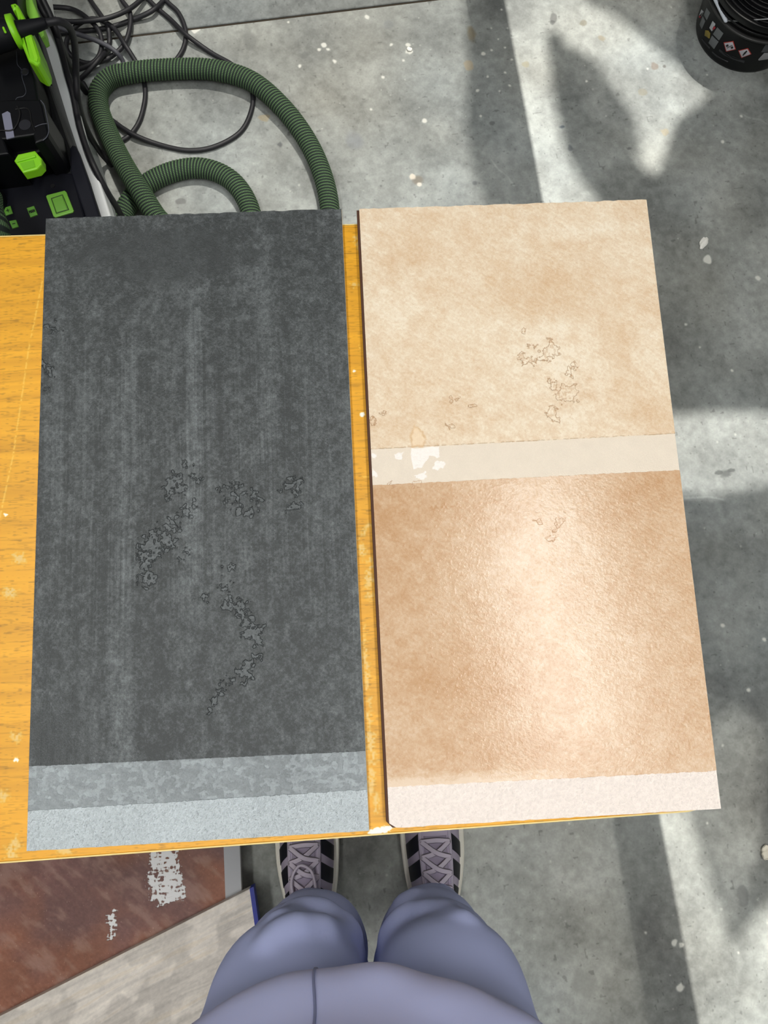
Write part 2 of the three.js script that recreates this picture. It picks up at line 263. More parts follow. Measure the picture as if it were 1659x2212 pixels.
  for (const x of [T.x0 + 0.07, T.x1 - 0.07]) for (const z of [T.z0 + 0.07, T.z1 - 0.07]) part(t, 'leg', box(x - 0.0175, x + 0.0175, 0, TT - 0.021, z - 0.0175, z + 0.0175, 0.003), steel);
  for (const z of [T.z0 + 0.07, T.z1 - 0.07]) part(t, 'apron_rail', box(T.x0 + 0.0875, T.x1 - 0.0875, TT - 0.06, TT - 0.021, z - 0.012, z + 0.012, 0.002), steel);
  for (const x of [T.x0 + 0.07, T.x1 - 0.07]) part(t, 'end_rail', box(x - 0.012, x + 0.012, TT - 0.06, TT - 0.021, T.z0 + 0.0875, T.z1 - 0.0875, 0.002), steel);
}

/* ------------------------------------------------------------------ the two sample boards */
// flakes of coating: outlines in photo pixels turned into texels
const jag = (P, n, amp) => { const out = []; for (let i = 0; i < P.length; i++) { const [a, b] = P[i], [c, d] = P[(i + 1) % P.length]; for (let k = 0; k < n; k++) { const t = k / n; out.push([mix(a, c, t) + (rnd() - 0.5) * amp, mix(b, d, t) + (rnd() - 0.5) * amp]); } } return out; };
const GB = { x0: -0.304, x1: -0.006, z0: -0.434, z1: 0.166, y: 0.755 };
{
  const W = 1024, H = 2048, toT = (x, y) => { const p = at(x, y, GB.y); return [(p.x - GB.x0) / (GB.x1 - GB.x0) * W, (p.z - GB.z0) / (GB.z1 - GB.z0) * H]; };
  const poly = (pts) => jag(pts.map(([x, y]) => toT(x, y)), 4, 7);
  // zoomed crop (60..800, 940..1560 at 2.242x) coordinates
  const q = (pts) => poly(pts.map(([x, y]) => [60 + x / 2.242, 940 + y / 2.242]));
  const flakes = polyField(W, H, [
    q([[660, 250], [710, 180], [760, 210], [775, 250], [700, 290], [660, 320], [650, 280]]), q([[755, 120], [780, 125], [785, 145], [760, 145]]), q([[790, 205], [835, 220], [830, 232], [795, 222]]),
    q([[735, 350], [800, 325], [808, 350], [790, 382], [745, 392], [730, 370]]), q([[630, 420], [715, 398], [722, 420], [660, 440]]),
    q([[580, 470], [680, 440], [722, 470], [715, 505], [690, 560], [640, 610], [600, 630], [545, 640], [527, 580], [535, 530]]), q([[545, 660], [575, 640], [640, 680], [608, 700], [595, 750], [575, 725], [542, 720]]),
    q([[725, 460], [738, 462], [734, 476], [722, 474]]), q([[718, 600], [735, 604], [725, 618]]), q([[750, 558], [768, 562], [760, 570]]),
    q([[918, 250], [960, 232], [1040, 248], [1000, 262], [930, 265]]), q([[950, 300], [990, 275], [1015, 285], [990, 310], [965, 312]]), q([[1020, 280], [1090, 262], [1100, 290], [1050, 300]]), q([[1085, 290], [1130, 320], [1125, 350], [1090, 378], [1060, 380], [1080, 350], [1100, 330]]), q([[965, 330], [1000, 345], [1030, 335], [1055, 380], [1045, 408], [1015, 395], [1000, 370], [970, 352]]), q([[1010, 310], [1035, 320], [1030, 345], [1012, 335]]),
    q([[1250, 235], [1278, 190], [1300, 205], [1330, 200], [1320, 250], [1300, 290], [1270, 275], [1232, 265]]), q([[1255, 335], [1325, 325], [1300, 360], [1265, 355]]),
    q([[950, 640], [985, 635], [1000, 655], [970, 680]]), q([[935, 720], [965, 725], [955, 745]]), q([[845, 780], [875, 765], [880, 800], [855, 805]]),
    q([[925, 770], [965, 765], [975, 800], [1040, 810], [1070, 870], [1120, 900], [1145, 920], [1130, 960], [1120, 1020], [1080, 1010], [1050, 970], [1045, 930], [1010, 880], [975, 850], [940, 810]]),
    q([[1085, 1050], [1125, 1060], [1110, 1085], [1080, 1080]]), q([[1040, 1110], [1075, 1100], [1085, 1140], [1070, 1190], [1040, 1195], [1020, 1160], [990, 1180], [950, 1200], [955, 1180], [1010, 1150]]), q([[910, 1230], [940, 1220], [930, 1270], [905, 1300], [890, 1340], [878, 1325]]),
    poly([[96, 706], [120, 700], [130, 715], [108, 722]]), poly([[88, 832], [104, 834], [98, 845]]), poly([[92, 780], [112, 790], [108, 815], [96, 800]]),
  ], 26);
  const lineA = [toT(62, 1655), toT(793, 1622)], lineB = [toT(60, 1752), toT(797, 1705)];
  const yA = (x) => mix(lineA[0][1], lineA[1][1], (x - lineA[0][0]) / (lineA[1][0] - lineA[0][0])), yB = (x) => mix(lineB[0][1], lineB[1][1], (x - lineB[0][0]) / (lineB[1][0] - lineB[0][0]));
  const bandsX = [[0.275, 0.04, 0.2, 0.95, 0.5], [0.23, 0.02, 0.3, 0.8, 0.25], [0.5, 0.035, 0.13, 0.6, 0.42], [0.55, 0.02, 0.3, 0.75, 0.25], [0.16, 0.03, 0.25, 0.9, 0.22], [0.05, 0.03, 0.05, 0.6, 0.25], [0.88, 0.06, 0.2, 0.9, 0.16], [0.72, 0.03, 0.05, 0.9, 0.2], [0.45, 0.05, 0.4, 0.8, 0.2], [0.98, 0.03, 0.6, 1, 0.35]];
  const bump = new Float32Array(W * H);
  const map = tex(W, H, (x, y) => {
    const i = y * W + x, u = x / W, v = y / H, F = flakes[i];
    const grain = noise(x * 0.55, y * 0.55), fine = fbm(x / 7, y / 7, 3), mot = fbm(x / 22 + 5, y / 26 + 9, 4), big = fbm(x / 190 + 3, y / 260 + 8, 4);
    const wx = x + 22 * (fbm(v * 5, 3.3, 2) - 0.5) + 10 * (noise(v * 9, u * 2) - 0.5);
    const str = fbm(wx / 5, y / 420 + 3, 3), wide = fbm(wx / 42 + 70, y / 700 + 1, 3);
    const edge = Math.min(x, W - x, y) / 30;
    if (y > yB(x) + 3 * (noise(x / 9, 4) - 0.5)) {                     // bare textured base coat
      const peb = fbm(x / 6.5 + 0.25 * y / 6.5, y / 6.5, 3);
      const pit = noise(x / 4 + 70, y / 4 + 30) > 0.965 ? 1 : 0;
      bump[i] = 0.62 * peb + 0.18 * grain - 0.25 * pit;
      const k = 0.94 + 0.12 * (peb - 0.5) + 0.08 * (grain - 0.5) - 0.25 * pit + 0.1 * (big - 0.5);
      return [192 * k, 201 * k, 205 * k];
    }
    if (y > yA(x) + 2 * (noise(x / 9, 9) - 0.5)) {                     // second coat
      const pat = sstep(0.42, 0.66, fbm(x / 16, y / 13 + 40, 4)), drag = fbm((x + y) / 60, (y - x * 0.4) / 14, 3);
      bump[i] = 0.45 + 0.16 * pat + 0.12 * fine + 0.06 * grain;
      const k = 0.93 + 0.13 * pat + 0.14 * (drag - 0.5) + 0.12 * (fine - 0.5) + 0.1 * (grain - 0.5) + 0.16 * (big - 0.5);
      return [136 * k, 143 * k, 146 * k];
    }
    let l = 0.18 + 1.0 * (mot - 0.5) + 0.95 * (fine - 0.5) + 0.6 * (grain - 0.5) + 0.35 * (big - 0.5);
    let s = 0; for (const [c, w, a, b, k] of bandsX) { const d = Math.abs(u - c - 0.03 * (noise(v * 4, c * 30) - 0.5)) / w; if (d < 1) s += k * (1 - d * d) * sstep(a - 0.08, a + 0.08, v) * sstep(b + 0.1, b - 0.1, v) * (0.5 + str); }
    l += s * 0.9 + 0.5 * (str - 0.5) * sstep(0.14, 0.3, v) * sstep(0.78, 0.55, v) + 0.5 * (wide - 0.5);
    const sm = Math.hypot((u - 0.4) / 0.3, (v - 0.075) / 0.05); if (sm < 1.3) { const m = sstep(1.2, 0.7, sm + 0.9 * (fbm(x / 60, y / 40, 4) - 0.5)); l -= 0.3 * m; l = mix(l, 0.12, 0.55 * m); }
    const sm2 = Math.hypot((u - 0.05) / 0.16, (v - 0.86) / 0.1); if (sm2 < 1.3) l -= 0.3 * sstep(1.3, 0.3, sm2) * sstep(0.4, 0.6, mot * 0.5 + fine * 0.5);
    if (edge < 1) l += 0.25 * (1 - edge) * noise(x / 10, y / 30);
    let top = 0.4 + 0.1 * fine + 0.07 * grain + 0.06 * str;
    const bits = fbm(x / 14 + 60, y / 14, 4), inn = F + 62 * (bits - 0.53);
    if (F > -22) {
      const m = sstep(-1.5, 1.5, inn), holes = sstep(0.6, 0.66, fbm(x / 8 + 160, y / 8 + 20, 3));   // raised ragged flakes of the coat, pitted
      top = mix(top, 0.95 - 0.4 * holes + 0.3 * (fine - 0.5), m);
      l = mix(l, 0.72 - 0.75 * holes + 0.5 * (fine - 0.5), m * 0.8);
      const rim = Math.exp(-((inn + 2.5) ** 2) / 9); l -= 0.42 * rim * sstep(0.3, 0.6, noise(x / 5, y / 5));   // relief shade along the flake edges, darkened into the colour
    }
    bump[i] = top;
    if (noise(x * 0.45 + 200, y * 0.45 + 70) > 0.972) l += 0.5;        // pale sand grains
    l = clamp(l, -0.15, 1.25);
    return [mix(56, 100, l), mix(60, 105, l), mix(61, 107, l)];
  });
  const bmp = tex(W, H, (x, y) => bump[y * W + x], false);
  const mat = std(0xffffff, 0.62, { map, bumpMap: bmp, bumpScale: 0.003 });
  const t = thing('sample_board', 'dark grey plaster sample board with streaked finish and pale grey foot strip', 'sample board', [(GB.x0 + GB.x1) / 2, TT, (GB.z0 + GB.z1) / 2]);
  part(t, 'backing_board', prism([[GB.x0, GB.z0], [GB.x1, GB.z0], [GB.x1, GB.z1], [GB.x0, GB.z1]], TT, TT + 0.0036, 0.0004, 1), std(0xd9c7a2, 0.7), 'pale wood edge');
  const zA = (x) => at(x < -0.15 ? 62 : 793, x < -0.15 ? 1655 : 1622, GB.y).z, zB = (x) => at(x < -0.15 ? 60 : 797, x < -0.15 ? 1752 : 1705, GB.y).z;
  const jagEdge = (z0, x0, x1, z1, n, amp) => Array.from({ length: n + 1 }, (_, i) => { const f = i / n; return [mix(x0, x1, f), mix(z0, z1, f) + (i % n ? (rnd() - 0.5) * amp : 0)]; });
  const a = GB.x0 + 0.0003, b = GB.x1 - 0.0003, far = jagEdge(GB.z0 + 0.0005, a, b, GB.z0 + 0.0005, 60, 0.0012), lA = jagEdge(zA(a), a, b, zA(b), 50, 0.0006), lB = jagEdge(zB(a), a, b, zB(b), 50, 0.001), near = jagEdge(GB.z1 - 0.0005, a, b, GB.z1 - 0.0005, 50, 0.0008);
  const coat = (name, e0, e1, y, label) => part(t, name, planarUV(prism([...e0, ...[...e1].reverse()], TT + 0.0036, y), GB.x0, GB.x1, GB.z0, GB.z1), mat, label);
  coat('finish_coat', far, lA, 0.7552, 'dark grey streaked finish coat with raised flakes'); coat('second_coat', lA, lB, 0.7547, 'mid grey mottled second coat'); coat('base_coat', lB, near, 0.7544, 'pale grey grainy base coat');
}
{
  const Y = 0.7595, c0 = at(776, 450, Y), c1 = at(1397, 432, Y), c2 = at(1558, 1748, Y), c3 = at(840, 1790, Y);
  const B = { x0: (c0.x + c3.x) / 2, x1: (c1.x + c2.x) / 2, z0: (c0.z + c1.z) / 2, z1: (c2.z + c3.z) / 2 };
  const W = 1024, H = 2048, toT = (x, y) => { const p = at(x, y, Y); return [(p.x - B.x0) / (B.x1 - B.x0) * W, (p.z - B.z0) / (B.z1 - B.z0) * H]; };
  const poly = (pts, n = 4, a = 6) => jag(pts.map(([x, y]) => toT(x, y)), n, a);
  const q = (pts) => poly(pts.map(([x, y]) => [770 + x / 2.337, 430 + y / 2.337])), q2 = (pts) => poly(pts.map(([x, y]) => [780 + x / 2.242, 900 + y / 2.242]));
  const chips = polyField(W, H, [
    q([[960, 715], [985, 710], [1025, 755], [1015, 790], [960, 815], [922, 810], [930, 770], [965, 750]]), q([[800, 770], [830, 775], [860, 800], [885, 790], [905, 820], [885, 845], [845, 835], [815, 800]]), q([[840, 725], [905, 735], [880, 745]]), q([[808, 690], [850, 662], [840, 680]]),
    q([[1085, 820], [1115, 825], [1100, 860], [1080, 895], [1050, 880], [1080, 855]]), q([[975, 905], [1000, 935], [1000, 980], [975, 985]]), q([[1040, 940], [1110, 935], [1115, 1000], [1090, 1045], [1050, 1040], [1010, 1000]]), q([[950, 1055], [1005, 1045], [1010, 1090], [1025, 1130], [980, 1100]]), q([[1080, 1080], [1098, 1085], [1090, 1095]]),
    q([[475, 1000], [512, 1003], [510, 1025], [485, 1022]]), q([[565, 1040], [605, 1050], [580, 1055]]), q([[120, 1060], [145, 1065], [135, 1080]]), q([[450, 1140], [485, 1145], [470, 1160]]), q([[70, 1105], [95, 1110], [90, 1140], [75, 1145]]),
    q2([[845, 505], [865, 490], [880, 505], [865, 522]]), q2([[900, 590], [915, 560], [945, 525], [965, 490], [995, 462], [985, 490], [970, 520], [950, 570], [925, 595]]),
    q2([[135, 330], [155, 328], [150, 345]]), q2([[255, 320], [298, 312], [292, 345], [272, 358], [258, 342]]),
  ], 16);
  const white = polyField(W, H, [q2([[243, 155], [380, 145], [378, 200], [330, 190], [300, 235], [250, 262]]), q2([[345, 250], [370, 210], [410, 225], [395, 250], [360, 262]]), q2([[255, 285], [310, 262], [320, 285], [295, 308], [270, 300]]), q2([[50, 170], [75, 185], [72, 205], [52, 195]]), q2([[50, 245], [82, 280], [75, 295], [52, 285]]), q2([[160, 180], [200, 170], [195, 205], [170, 215]])].map((p) => p), 12);
  const stain = polyField(W, H, [q2([[245, 150], [240, 95], [258, 40], [290, 65], [315, 110], [300, 140]])], 14);
  const l1 = [toT(803, 970), toT(1450, 937)], l2 = [toT(805, 1048), toT(1470, 1015)], l3 = [toT(835, 1700), toT(1540, 1665)];
  const yl = (l, x) => mix(l[0][1], l[1][1], (x - l[0][0]) / (l[1][0] - l[0][0]));
  const blob = (u, v, cu, cv, a, b) => clamp(1 - Math.hypot((u - cu) / a, (v - cv) / b));
  const bump = new Float32Array(W * H);
  const map = tex(W, H, (x, y) => {
    const i = y * W + x, u = x / W, v = y / H, F = chips[i];
    const grain = noise(x * 0.6, y * 0.6), fine = fbm(x / 7 + 60, y / 7, 3), mot = fbm(x / 34 + 15, y / 34 + 9, 4), big = fbm(x / 170 + 33, y / 190 + 8, 4), drag = fbm((x + 0.5 * y) / 34, (y - 0.6 * x) / 10, 3), bits = fbm(x / 12 + 60, y / 12 + 31, 4);
    let r, g, b, h;
    const e1 = yl(l1, x) + 2 * (noise(x / 12, 1) - 0.5), e2 = yl(l2, x) + 3 * (noise(x / 12, 5) - 0.5), e3 = yl(l3, x) + 3 * (noise(x / 10, 7) - 0.5);
    if (y > e3) {
      const peb = fbm((x + 0.3 * y) / 7, y / 6, 3); h = 0.65 * peb + 0.16 * grain;
      const k = 0.985 + 0.09 * (peb - 0.5) + 0.05 * (grain - 0.5); r = 230 * k; g = 219 * k; b = 211 * k;
    } else if (y > e2) {                                               // waxed glossy coat, browner
      let t = 0.62 + 0.6 * (big - 0.5) + 0.55 * (mot - 0.5) + 0.6 * (fine - 0.5) + 0.3 * (grain - 0.5) + 0.3 * (drag - 0.5);
      t += 0.3 * blob(u, v, 0.16, 0.5, 0.3, 0.07) + 0.35 * blob(u, v, 0.88, 0.5, 0.2, 0.06) + 0.35 * blob(u, v, 0.25, 0.79, 0.4, 0.08) + 0.3 * blob(u, v, 0.35, 0.9, 0.5, 0.05) + 0.25 * blob(u, v, 0.05, 0.62, 0.3, 0.12) - 0.35 * blob(u, v, 0.55, 0.58, 0.3, 0.12) - 0.3 * blob(u, v, 0.04, 0.455, 0.1, 0.03);
      t -= 0.8 * sstep(46, 0, e3 - y + 30 * (fbm(x / 60, y / 9, 3) - 0.5)) * sstep(0.62, 0.3, u);
      const tr = blob(u, v, 0.22, 0.522, 0.09, 0.006); t += 0.8 * tr * sstep(0.5, 0.7, fine);
      t = clamp(t, 0, 1.25); r = mix(213, 188, t); g = mix(191, 152, t); b = mix(167, 116, t);
      h = 0.4 + 0.3 * (fine - 0.5) + 0.12 * grain + 0.16 * (drag - 0.5);
      
    } else if (y > e1) {                                               // strip that was taped off, matt
      h = 0.3 + 0.1 * grain + 0.05 * fine; const k = 1 + 0.03 * (mot - 0.5) + 0.025 * (grain - 0.5); r = 218 * k; g = 206 * k; b = 190 * k;
    } else {                                                           // chalky upper coat
      let t = 0.36 + 0.55 * (big - 0.5) + 0.6 * (mot - 0.5) + 0.65 * (fine - 0.5) + 0.3 * (grain - 0.5) + 0.4 * (drag - 0.5);
      t += 0.3 * blob(u, v, 0.13, 0.09, 0.16, 0.05) + 0.34 * blob(u, v, 0.62, 0.14, 0.36, 0.09) + 0.28 * blob(u, v, 0.9, 0.24, 0.15, 0.08) + 0.4 * blob(u, v, 0.95, 0.39, 0.12, 0.05) + 0.3 * blob(u, v, 0.2, 0.37, 0.3, 0.06) - 0.35 * blob(u, v, 0.62, 0.27, 0.2, 0.07) - 0.25 * blob(u, v, 0.12, 0.2, 0.14, 0.07) - 0.35 * blob(u, v, 0.95, 0.27, 0.09, 0.1) - 0.3 * blob(u, v, 0.8, 0.055, 0.2, 0.02);
      if (e1 - y < 60 && u > 0.12 && u < 0.5) t += 0.25 * sstep(60, 0, e1 - y) * sstep(0.4, 0.6, mot);
      t = clamp(t, -0.1, 1.2); r = mix(226, 203, t); g = mix(212, 173, t); b = mix(190, 140, t);
      h = 0.4 + 0.24 * (fine - 0.5) + 0.1 * grain + 0.18 * (drag - 0.5);
      if (e1 - y < 3 && noise(x / 8, 3) > 0.35) { r *= 0.9; g *= 0.88; b *= 0.85; }
    }
    if (y < e3 - 4) {
      if (stain[i] > -8) { const m = sstep(-6, 2, stain[i] + 12 * (bits - 0.5)); r = mix(r, 226, m * 0.8); g = mix(g, 203, m * 0.8); b = mix(b, 172, m * 0.8); h = mix(h, 0.12 + 0.5 * fine, m); const ring = m * (1 - sstep(0, 8, stain[i])) * 0.5; r = mix(r, 190, ring); g = mix(g, 150, ring); b = mix(b, 105, ring); }
      if (white[i] > -8) { const m = sstep(-1.5, 1.5, white[i] + 9 * (bits - 0.5)); r = mix(r, 234, m); g = mix(g, 228, m); b = mix(b, 222, m); h = mix(h, 0.12 + 0.5 * fine, m); }
      if (F > -12) {                                                   // chipped holes with brown rims
        const d = F + 46 * (bits - 0.55), m = sstep(-1, 2, d); h = mix(h, 0.05 + 0.5 * (fine - 0.3), m);
        const rim = Math.exp(-((d - 0.5) ** 2) / 5) * 0.85 + 0.25 * m * sstep(0.5, 0.62, fine);
        r = mix(r, 168, rim * 0.75); g = mix(g, 128, rim * 0.75); b = mix(b, 92, rim * 0.75);
      }
    }
    bump[i] = h; return [r, g, b];
  });
  const bmp = tex(W, H, (x, y) => bump[y * W + x], false);
  const matt = std(0xffffff, 0.85, { map, bumpMap: bmp, bumpScale: 0.0016 }), gloss = new THREE.MeshPhysicalMaterial({ roughness: 0.23, ior: 1.43, map, bumpMap: bmp, bumpScale: 0.0004 });
  const t = thing('sample_board', 'beige plaster sample board with taped strip and glossy tan lower half', 'sample board', [(B.x0 + B.x1) / 2, TT, (B.z0 + B.z1) / 2]);
  part(t, 'backing_board', prism([[B.x0 - 0.0024, B.z0 + 0.0005], [B.x1, B.z0 + 0.0005], [B.x1, B.z1 - 0.0003], [B.x0 + 0.003, B.z1 - 0.0003], [B.x0 - 0.0024, B.z1 - 0.006]], TT, Y - 0.0012, 0.0005, 1), std(0x4a2c1c, 0.8), 'dark brown edge lip');  // dark brown backing, reaching past the coat on its left side
  const zOf = (a, b) => [at(...a, Y).z, at(...b, Y).z];
  const jag2 = ([z0, z1], n, amp) => Array.from({ length: n + 1 }, (_, i) => { const f = i / n; return [mix(B.x0 + 0.0002, B.x1 - 0.0002, f), mix(z0, z1, f) + (i % n ? (rnd() - 0.5) * amp : 0)]; });
  const far = jag2([B.z0 + 0.0004, B.z0 + 0.0004], 60, 0.001), e1 = jag2(zOf([803, 970], [1450, 937]), 40, 0.0005), e2 = jag2(zOf([805, 1048], [1470, 1015]), 50, 0.001), e3 = jag2(zOf([835, 1700], [1540, 1665]), 50, 0.0012);
  const near = jag2([B.z1 - 0.0004, B.z1 - 0.0004], 50, 0.0006); near[0][1] -= 0.004; 
  const coat = (name, a, b, y, m, label) => part(t, name, planarUV(prism([...a, ...[...b].reverse()], Y - 0.0012, y), B.x0, B.x1, B.z0, B.z1), m, label);
  coat('upper_coat', far, e1, Y + 0.0003, matt, 'chalky beige upper coat'); coat('taped_strip', e1, e2, Y - 0.0002, matt, 'matt cream strip'); coat('glossy_coat', e2, e3, Y + 0.0004, gloss, 'glossy tan coat'); coat('base_coat', e3, near, Y, matt, 'grainy off-white base coat');
}
/* ------------------------------------------------------------------ dust extractor with its control deck */
const lime = std(0x86d11e, 0.42), limeDull = std(0x5f9a34, 0.5), blackPlastic = dark(0x0b0c10, 0.42), softBlack = dark(0x101116, 0.6), slate = dark(0x1c1d25, 0.5);
const shrink = (P, k) => { const c = P.reduce((s, p) => [s[0] + p[0] / P.length, s[1] + p[1] / P.length], [0, 0]); return P.map(([x, z]) => [c[0] + (x - c[0]) * k, c[1] + (z - c[1]) * k]); };
{
  const hR = 0.27, hD = 0.352, hB = 0.43;
  const right = [[70, -60], [85, 20], [96, 76], [132, 177], [162, 278], [192, 380], [215, 463], [240, 545]];
  const wide = outline(right, hR), near = wide[wide.length - 1], farP = wide[0];
  const leftNear = [near[0] - 0.36, near[1] + 0.075], leftFar = [farP[0] - 0.36, farP[1] + 0.075];
  const foot = [...wide, leftNear, leftFar], cx = (near[0] + leftFar[0]) / 2, cz = (near[1] + leftFar[1]) / 2;
  const t = thing('dust_extractor', 'black dust extractor with lime green latches and buttons on the concrete floor', 'vacuum', [cx, 0, cz]);
  part(t, 'tub', prism(shrink(foot, 0.9), 0.05, hR - 0.045, 0.012), std(0x9fa4a6, 0.5), 'pale grey dust tub');
  for (const [x, z] of shrink([near, farP, leftFar, leftNear], 0.72)) part(t, 'castor', new THREE.CylinderGeometry(0.026, 0.026, 0.022, 18).rotateZ(Math.PI / 2).translate(x, 0.026, z), softBlack);
  for (const [x, z] of shrink([near, farP, leftFar, leftNear], 0.72)) part(t, 'castor_fork', box(x - 0.016, x + 0.016, 0.03, 0.052, z - 0.012, z + 0.012, 0.003), slate);
  const rimR = outline([[90, -60], [100, 20], [113, 62], [129, 112], [153, 203], [176, 290], [214, 388], [238, 463], [262, 545]], hR);
  const rim = [...rimR, [leftNear[0] - 0.02, leftNear[1] + 0.004], [leftFar[0] - 0.02, leftFar[1] + 0.004]];
  part(t, 'rim', prism(rim, hR - 0.045, hR, 0.004), std(0xf0f4f6, 0.35), 'silver grey rim');
  const ridge = outline([[104, 20], [118, 70], [135, 130], [150, 190], [160, 230]], hR + 0.002);
  part(t, 'rim_ridge', tube(ridge.map(([x, z]) => V(x, hR + 0.002, z)), 0.0025, 30, 6), std(0xdfe4e8, 0.3), 'bright ridge along the rim');
  // sloping shoulder between rim and deck
  const deckR = outline([[40, -60], [62, 40], [84, 110], [112, 200], [146, 300], [176, 380], [206, 470], [226, 545]], hD - 0.006);
  const body = [...deckR, [leftNear[0] + 0.02, leftNear[1]], [leftFar[0] + 0.02, leftFar[1]]];
  {
    const g = prism(body, hR, hD - 0.006, 0.006), p = g.attributes.position;
    for (let i = 0; i < p.count; i++) { const f = clamp((hD - 0.006 - p.getY(i)) / (hD - hR)); const dx = p.getX(i) - cx, dz = p.getZ(i) - cz; p.setX(i, p.getX(i) + dx * f * 0.0); p.setZ(i, p.getZ(i) + dz * f * 0.03); }
    g.computeVertexNormals(); part(t, 'shoulder', g, dark(0x1d1e20, 0.38));
  }
  part(t, 'side_panel', prism(outline([[150, 320], [155, 313], [163, 314], [170, 328], [192, 390], [214, 462], [232, 540], [206, 545], [182, 462], [163, 405], [152, 372]], hD), hD - 0.012, hD, 0.003), slate);
  part(t, 'side_panel', prism(outline([[66, 60], [76, 62], [92, 110], [106, 166], [108, 176], [94, 172], [80, 120]], hD), hD - 0.012, hD, 0.003), slate);
  part(t, 'control_panel', prism(outline([[-70, 395], [40, 390], [120, 372], [158, 374], [182, 462], [205, 545], [-70, 560]], hD), hD - 0.014, hD, 0.003), dark(0x0f1018, 0.45), 'near-black control deck');
  const lid = part(t, 'lid', prism(outline([[-80, -60], [30, -60], [38, 40], [60, 122], [76, 168], [84, 216], [60, 240], [-80, 250]], 0.40), hD - 0.01, 0.40, 0.004), blackPlastic);
  part(lid, 'screw_hole', new THREE.TorusGeometry(0.0058, 0.0011, 8, 24).rotateX(Math.PI / 2).translate(at(54, 156, 0.40).x, 0.4004, at(54, 156, 0.40).z), slate);
  part(lid, 'screw_head', new THREE.CylinderGeometry(0.0055, 0.0055, 0.0006, 20).translate(at(54, 156, 0.40).x, 0.4002, at(54, 156, 0.40).z), std(0x050506, 0.8));
  const seamline = (pix, h, r = 0.0006) => tube(pix.map(([x, y]) => at(x, y, h)), r, 40, 5);
  part(lid, 'seam', seamline([[36, 112], [38, 140], [46, 150], [48, 168], [56, 200], [50, 208], [36, 212], [33, 232]], 0.4003), std(0x3c3f48, 0.5));
  // battery block with a notch for its release latch
  const blk = [[-80, 222], [30, 214], [86, 214], [92, 226], [100, 263], [105, 284], [103, 295], [94, 303], [75, 310], [71, 292], [8, 301], [20, 332], [-80, 345]];
  const block = part(t, 'battery_block', prism(outline(blk, hB), hD - 0.01, hB, 0.003), dark(0x0a0b0f, 0.4));
  part(block, 'block_front', prism(outline([[-80, 300], [8, 301], [71, 292], [75, 310], [94, 303], [103, 295], [106, 300], [98, 322], [76, 332], [38, 340], [-80, 365]], hB - 0.03), hD - 0.01, hB - 0.03, 0.004), dark(0x040405, 0.5));
  const latch = part(block, 'release_latch', prism(outline([[30, 347], [38, 333], [75, 325], [89, 341], [90, 354], [80, 365], [49, 373]], hB - 0.012), hB - 0.03, hB - 0.012, 0.002), lime, 'lime green release latch');
  part(latch, 'latch_face', prism(outline([[42, 352], [72, 345], [76, 360], [51, 367]], hB - 0.011), hB - 0.013, hB - 0.0112), std(0x74bd1a, 0.5));
  part(latch, 'latch_rib', prism(outline([[36, 346], [76, 335], [77, 339], [37, 350]], hB - 0.010), hB - 0.013, hB - 0.0095, 0.0005), lime);
  part(block, 'sticker', prism(outline([[4, 246], [16, 240], [22, 244], [31, 296], [14, 300]], hB + 0.0006), hB - 0.001, hB + 0.0006), std(0x7d7f92, 0.35), 'grey-violet strip');
  part(block, 'seam', seamline([[88, 217], [95, 226], [100, 248], [104, 268], [105, 285], [100, 297], [93, 303]], hB + 0.0002, 0.0007), std(0x50535e, 0.4));
  part(block, 'seam', seamline([[34, 236], [56, 234], [64, 240], [68, 262], [75, 282]], hB + 0.0003, 0.0011), std(0x020203, 0.6));
  part(block, 'seam', seamline([[76, 274], [88, 269], [101, 267]], hB + 0.0003, 0.0006), std(0x50535e, 0.4));
  part(block, 'pull_cord', seamline([[-30, 284], [0, 282], [26, 281], [36, 270], [42, 254], [43, 242], [37, 230]], hB + 0.0012, 0.0012), std(0x0a0a0c, 0.6));
  part(block, 'contact_window', new THREE.CylinderGeometry(0.009, 0.009, 0.0006, 24).translate(at(54, 270, hB).x, hB + 0.0003, at(54, 270, hB).z), std(0x1f2027, 0.35));
  // lime lever, bar and buttons
  const lever = part(t, 'lever', prism(outline([[21, 8], [32, 5], [38, 9], [44, 20], [56, 43], [69, 75], [75, 88], [86, 122], [86, 133], [80, 140], [74, 139], [60, 130], [47, 98], [40, 75], [37, 49], [38, 38], [34, 19], [27, 21]], 0.445), 0.398, 0.445, 0.004, 3), lime, 'lime green locking lever');
  part(lever, 'lever_facet', prism(outline([[60, 84], [68, 78], [82, 124], [80, 133], [74, 130]], 0.4465), 0.443, 0.4465, 0.001), std(0x93dc2a, 0.4));
  part(t, 'green_bar', prism(outline([[40, -40], [62, -40], [70, 0], [81, 27], [93, 62], [96, 76], [88, 81], [80, 66], [66, 44], [58, 31], [50, 6]], 0.36), 0.336, 0.36, 0.003), std(0x8fcf4e, 0.4), 'pale lime side bar');
  const btn = (pix, h, mat) => prism(outline(pix, h), hD - 0.002, h, 0.0012);
  const big = part(t, 'power_button', btn([[99, 424], [101, 421], [139, 411], [143, 414], [159, 454], [157, 458], [119, 469], [115, 467]], hD + 0.0022), std(0x6fa83c, 0.45), 'large square green power button');
  part(big, 'button_groove', (() => { const P = [[111, 429], [135, 421], [148, 453], [122, 461]], g = P.map((_, i) => { const a = at(...P[i], hD + 0.0024), b = at(...P[(i + 1) % 4], hD + 0.0024); return tube([a, b], 0.0008, 2, 6); }); return mergeGeometries(g); })(), std(0x2c4a1c, 0.6));
  part(big, 'button_cap', prism(outline([[113, 431], [134, 424], [145, 452], [123, 458]], hD + 0.0034), hD, hD + 0.0034, 0.0006), std(0x689e3a, 0.5));
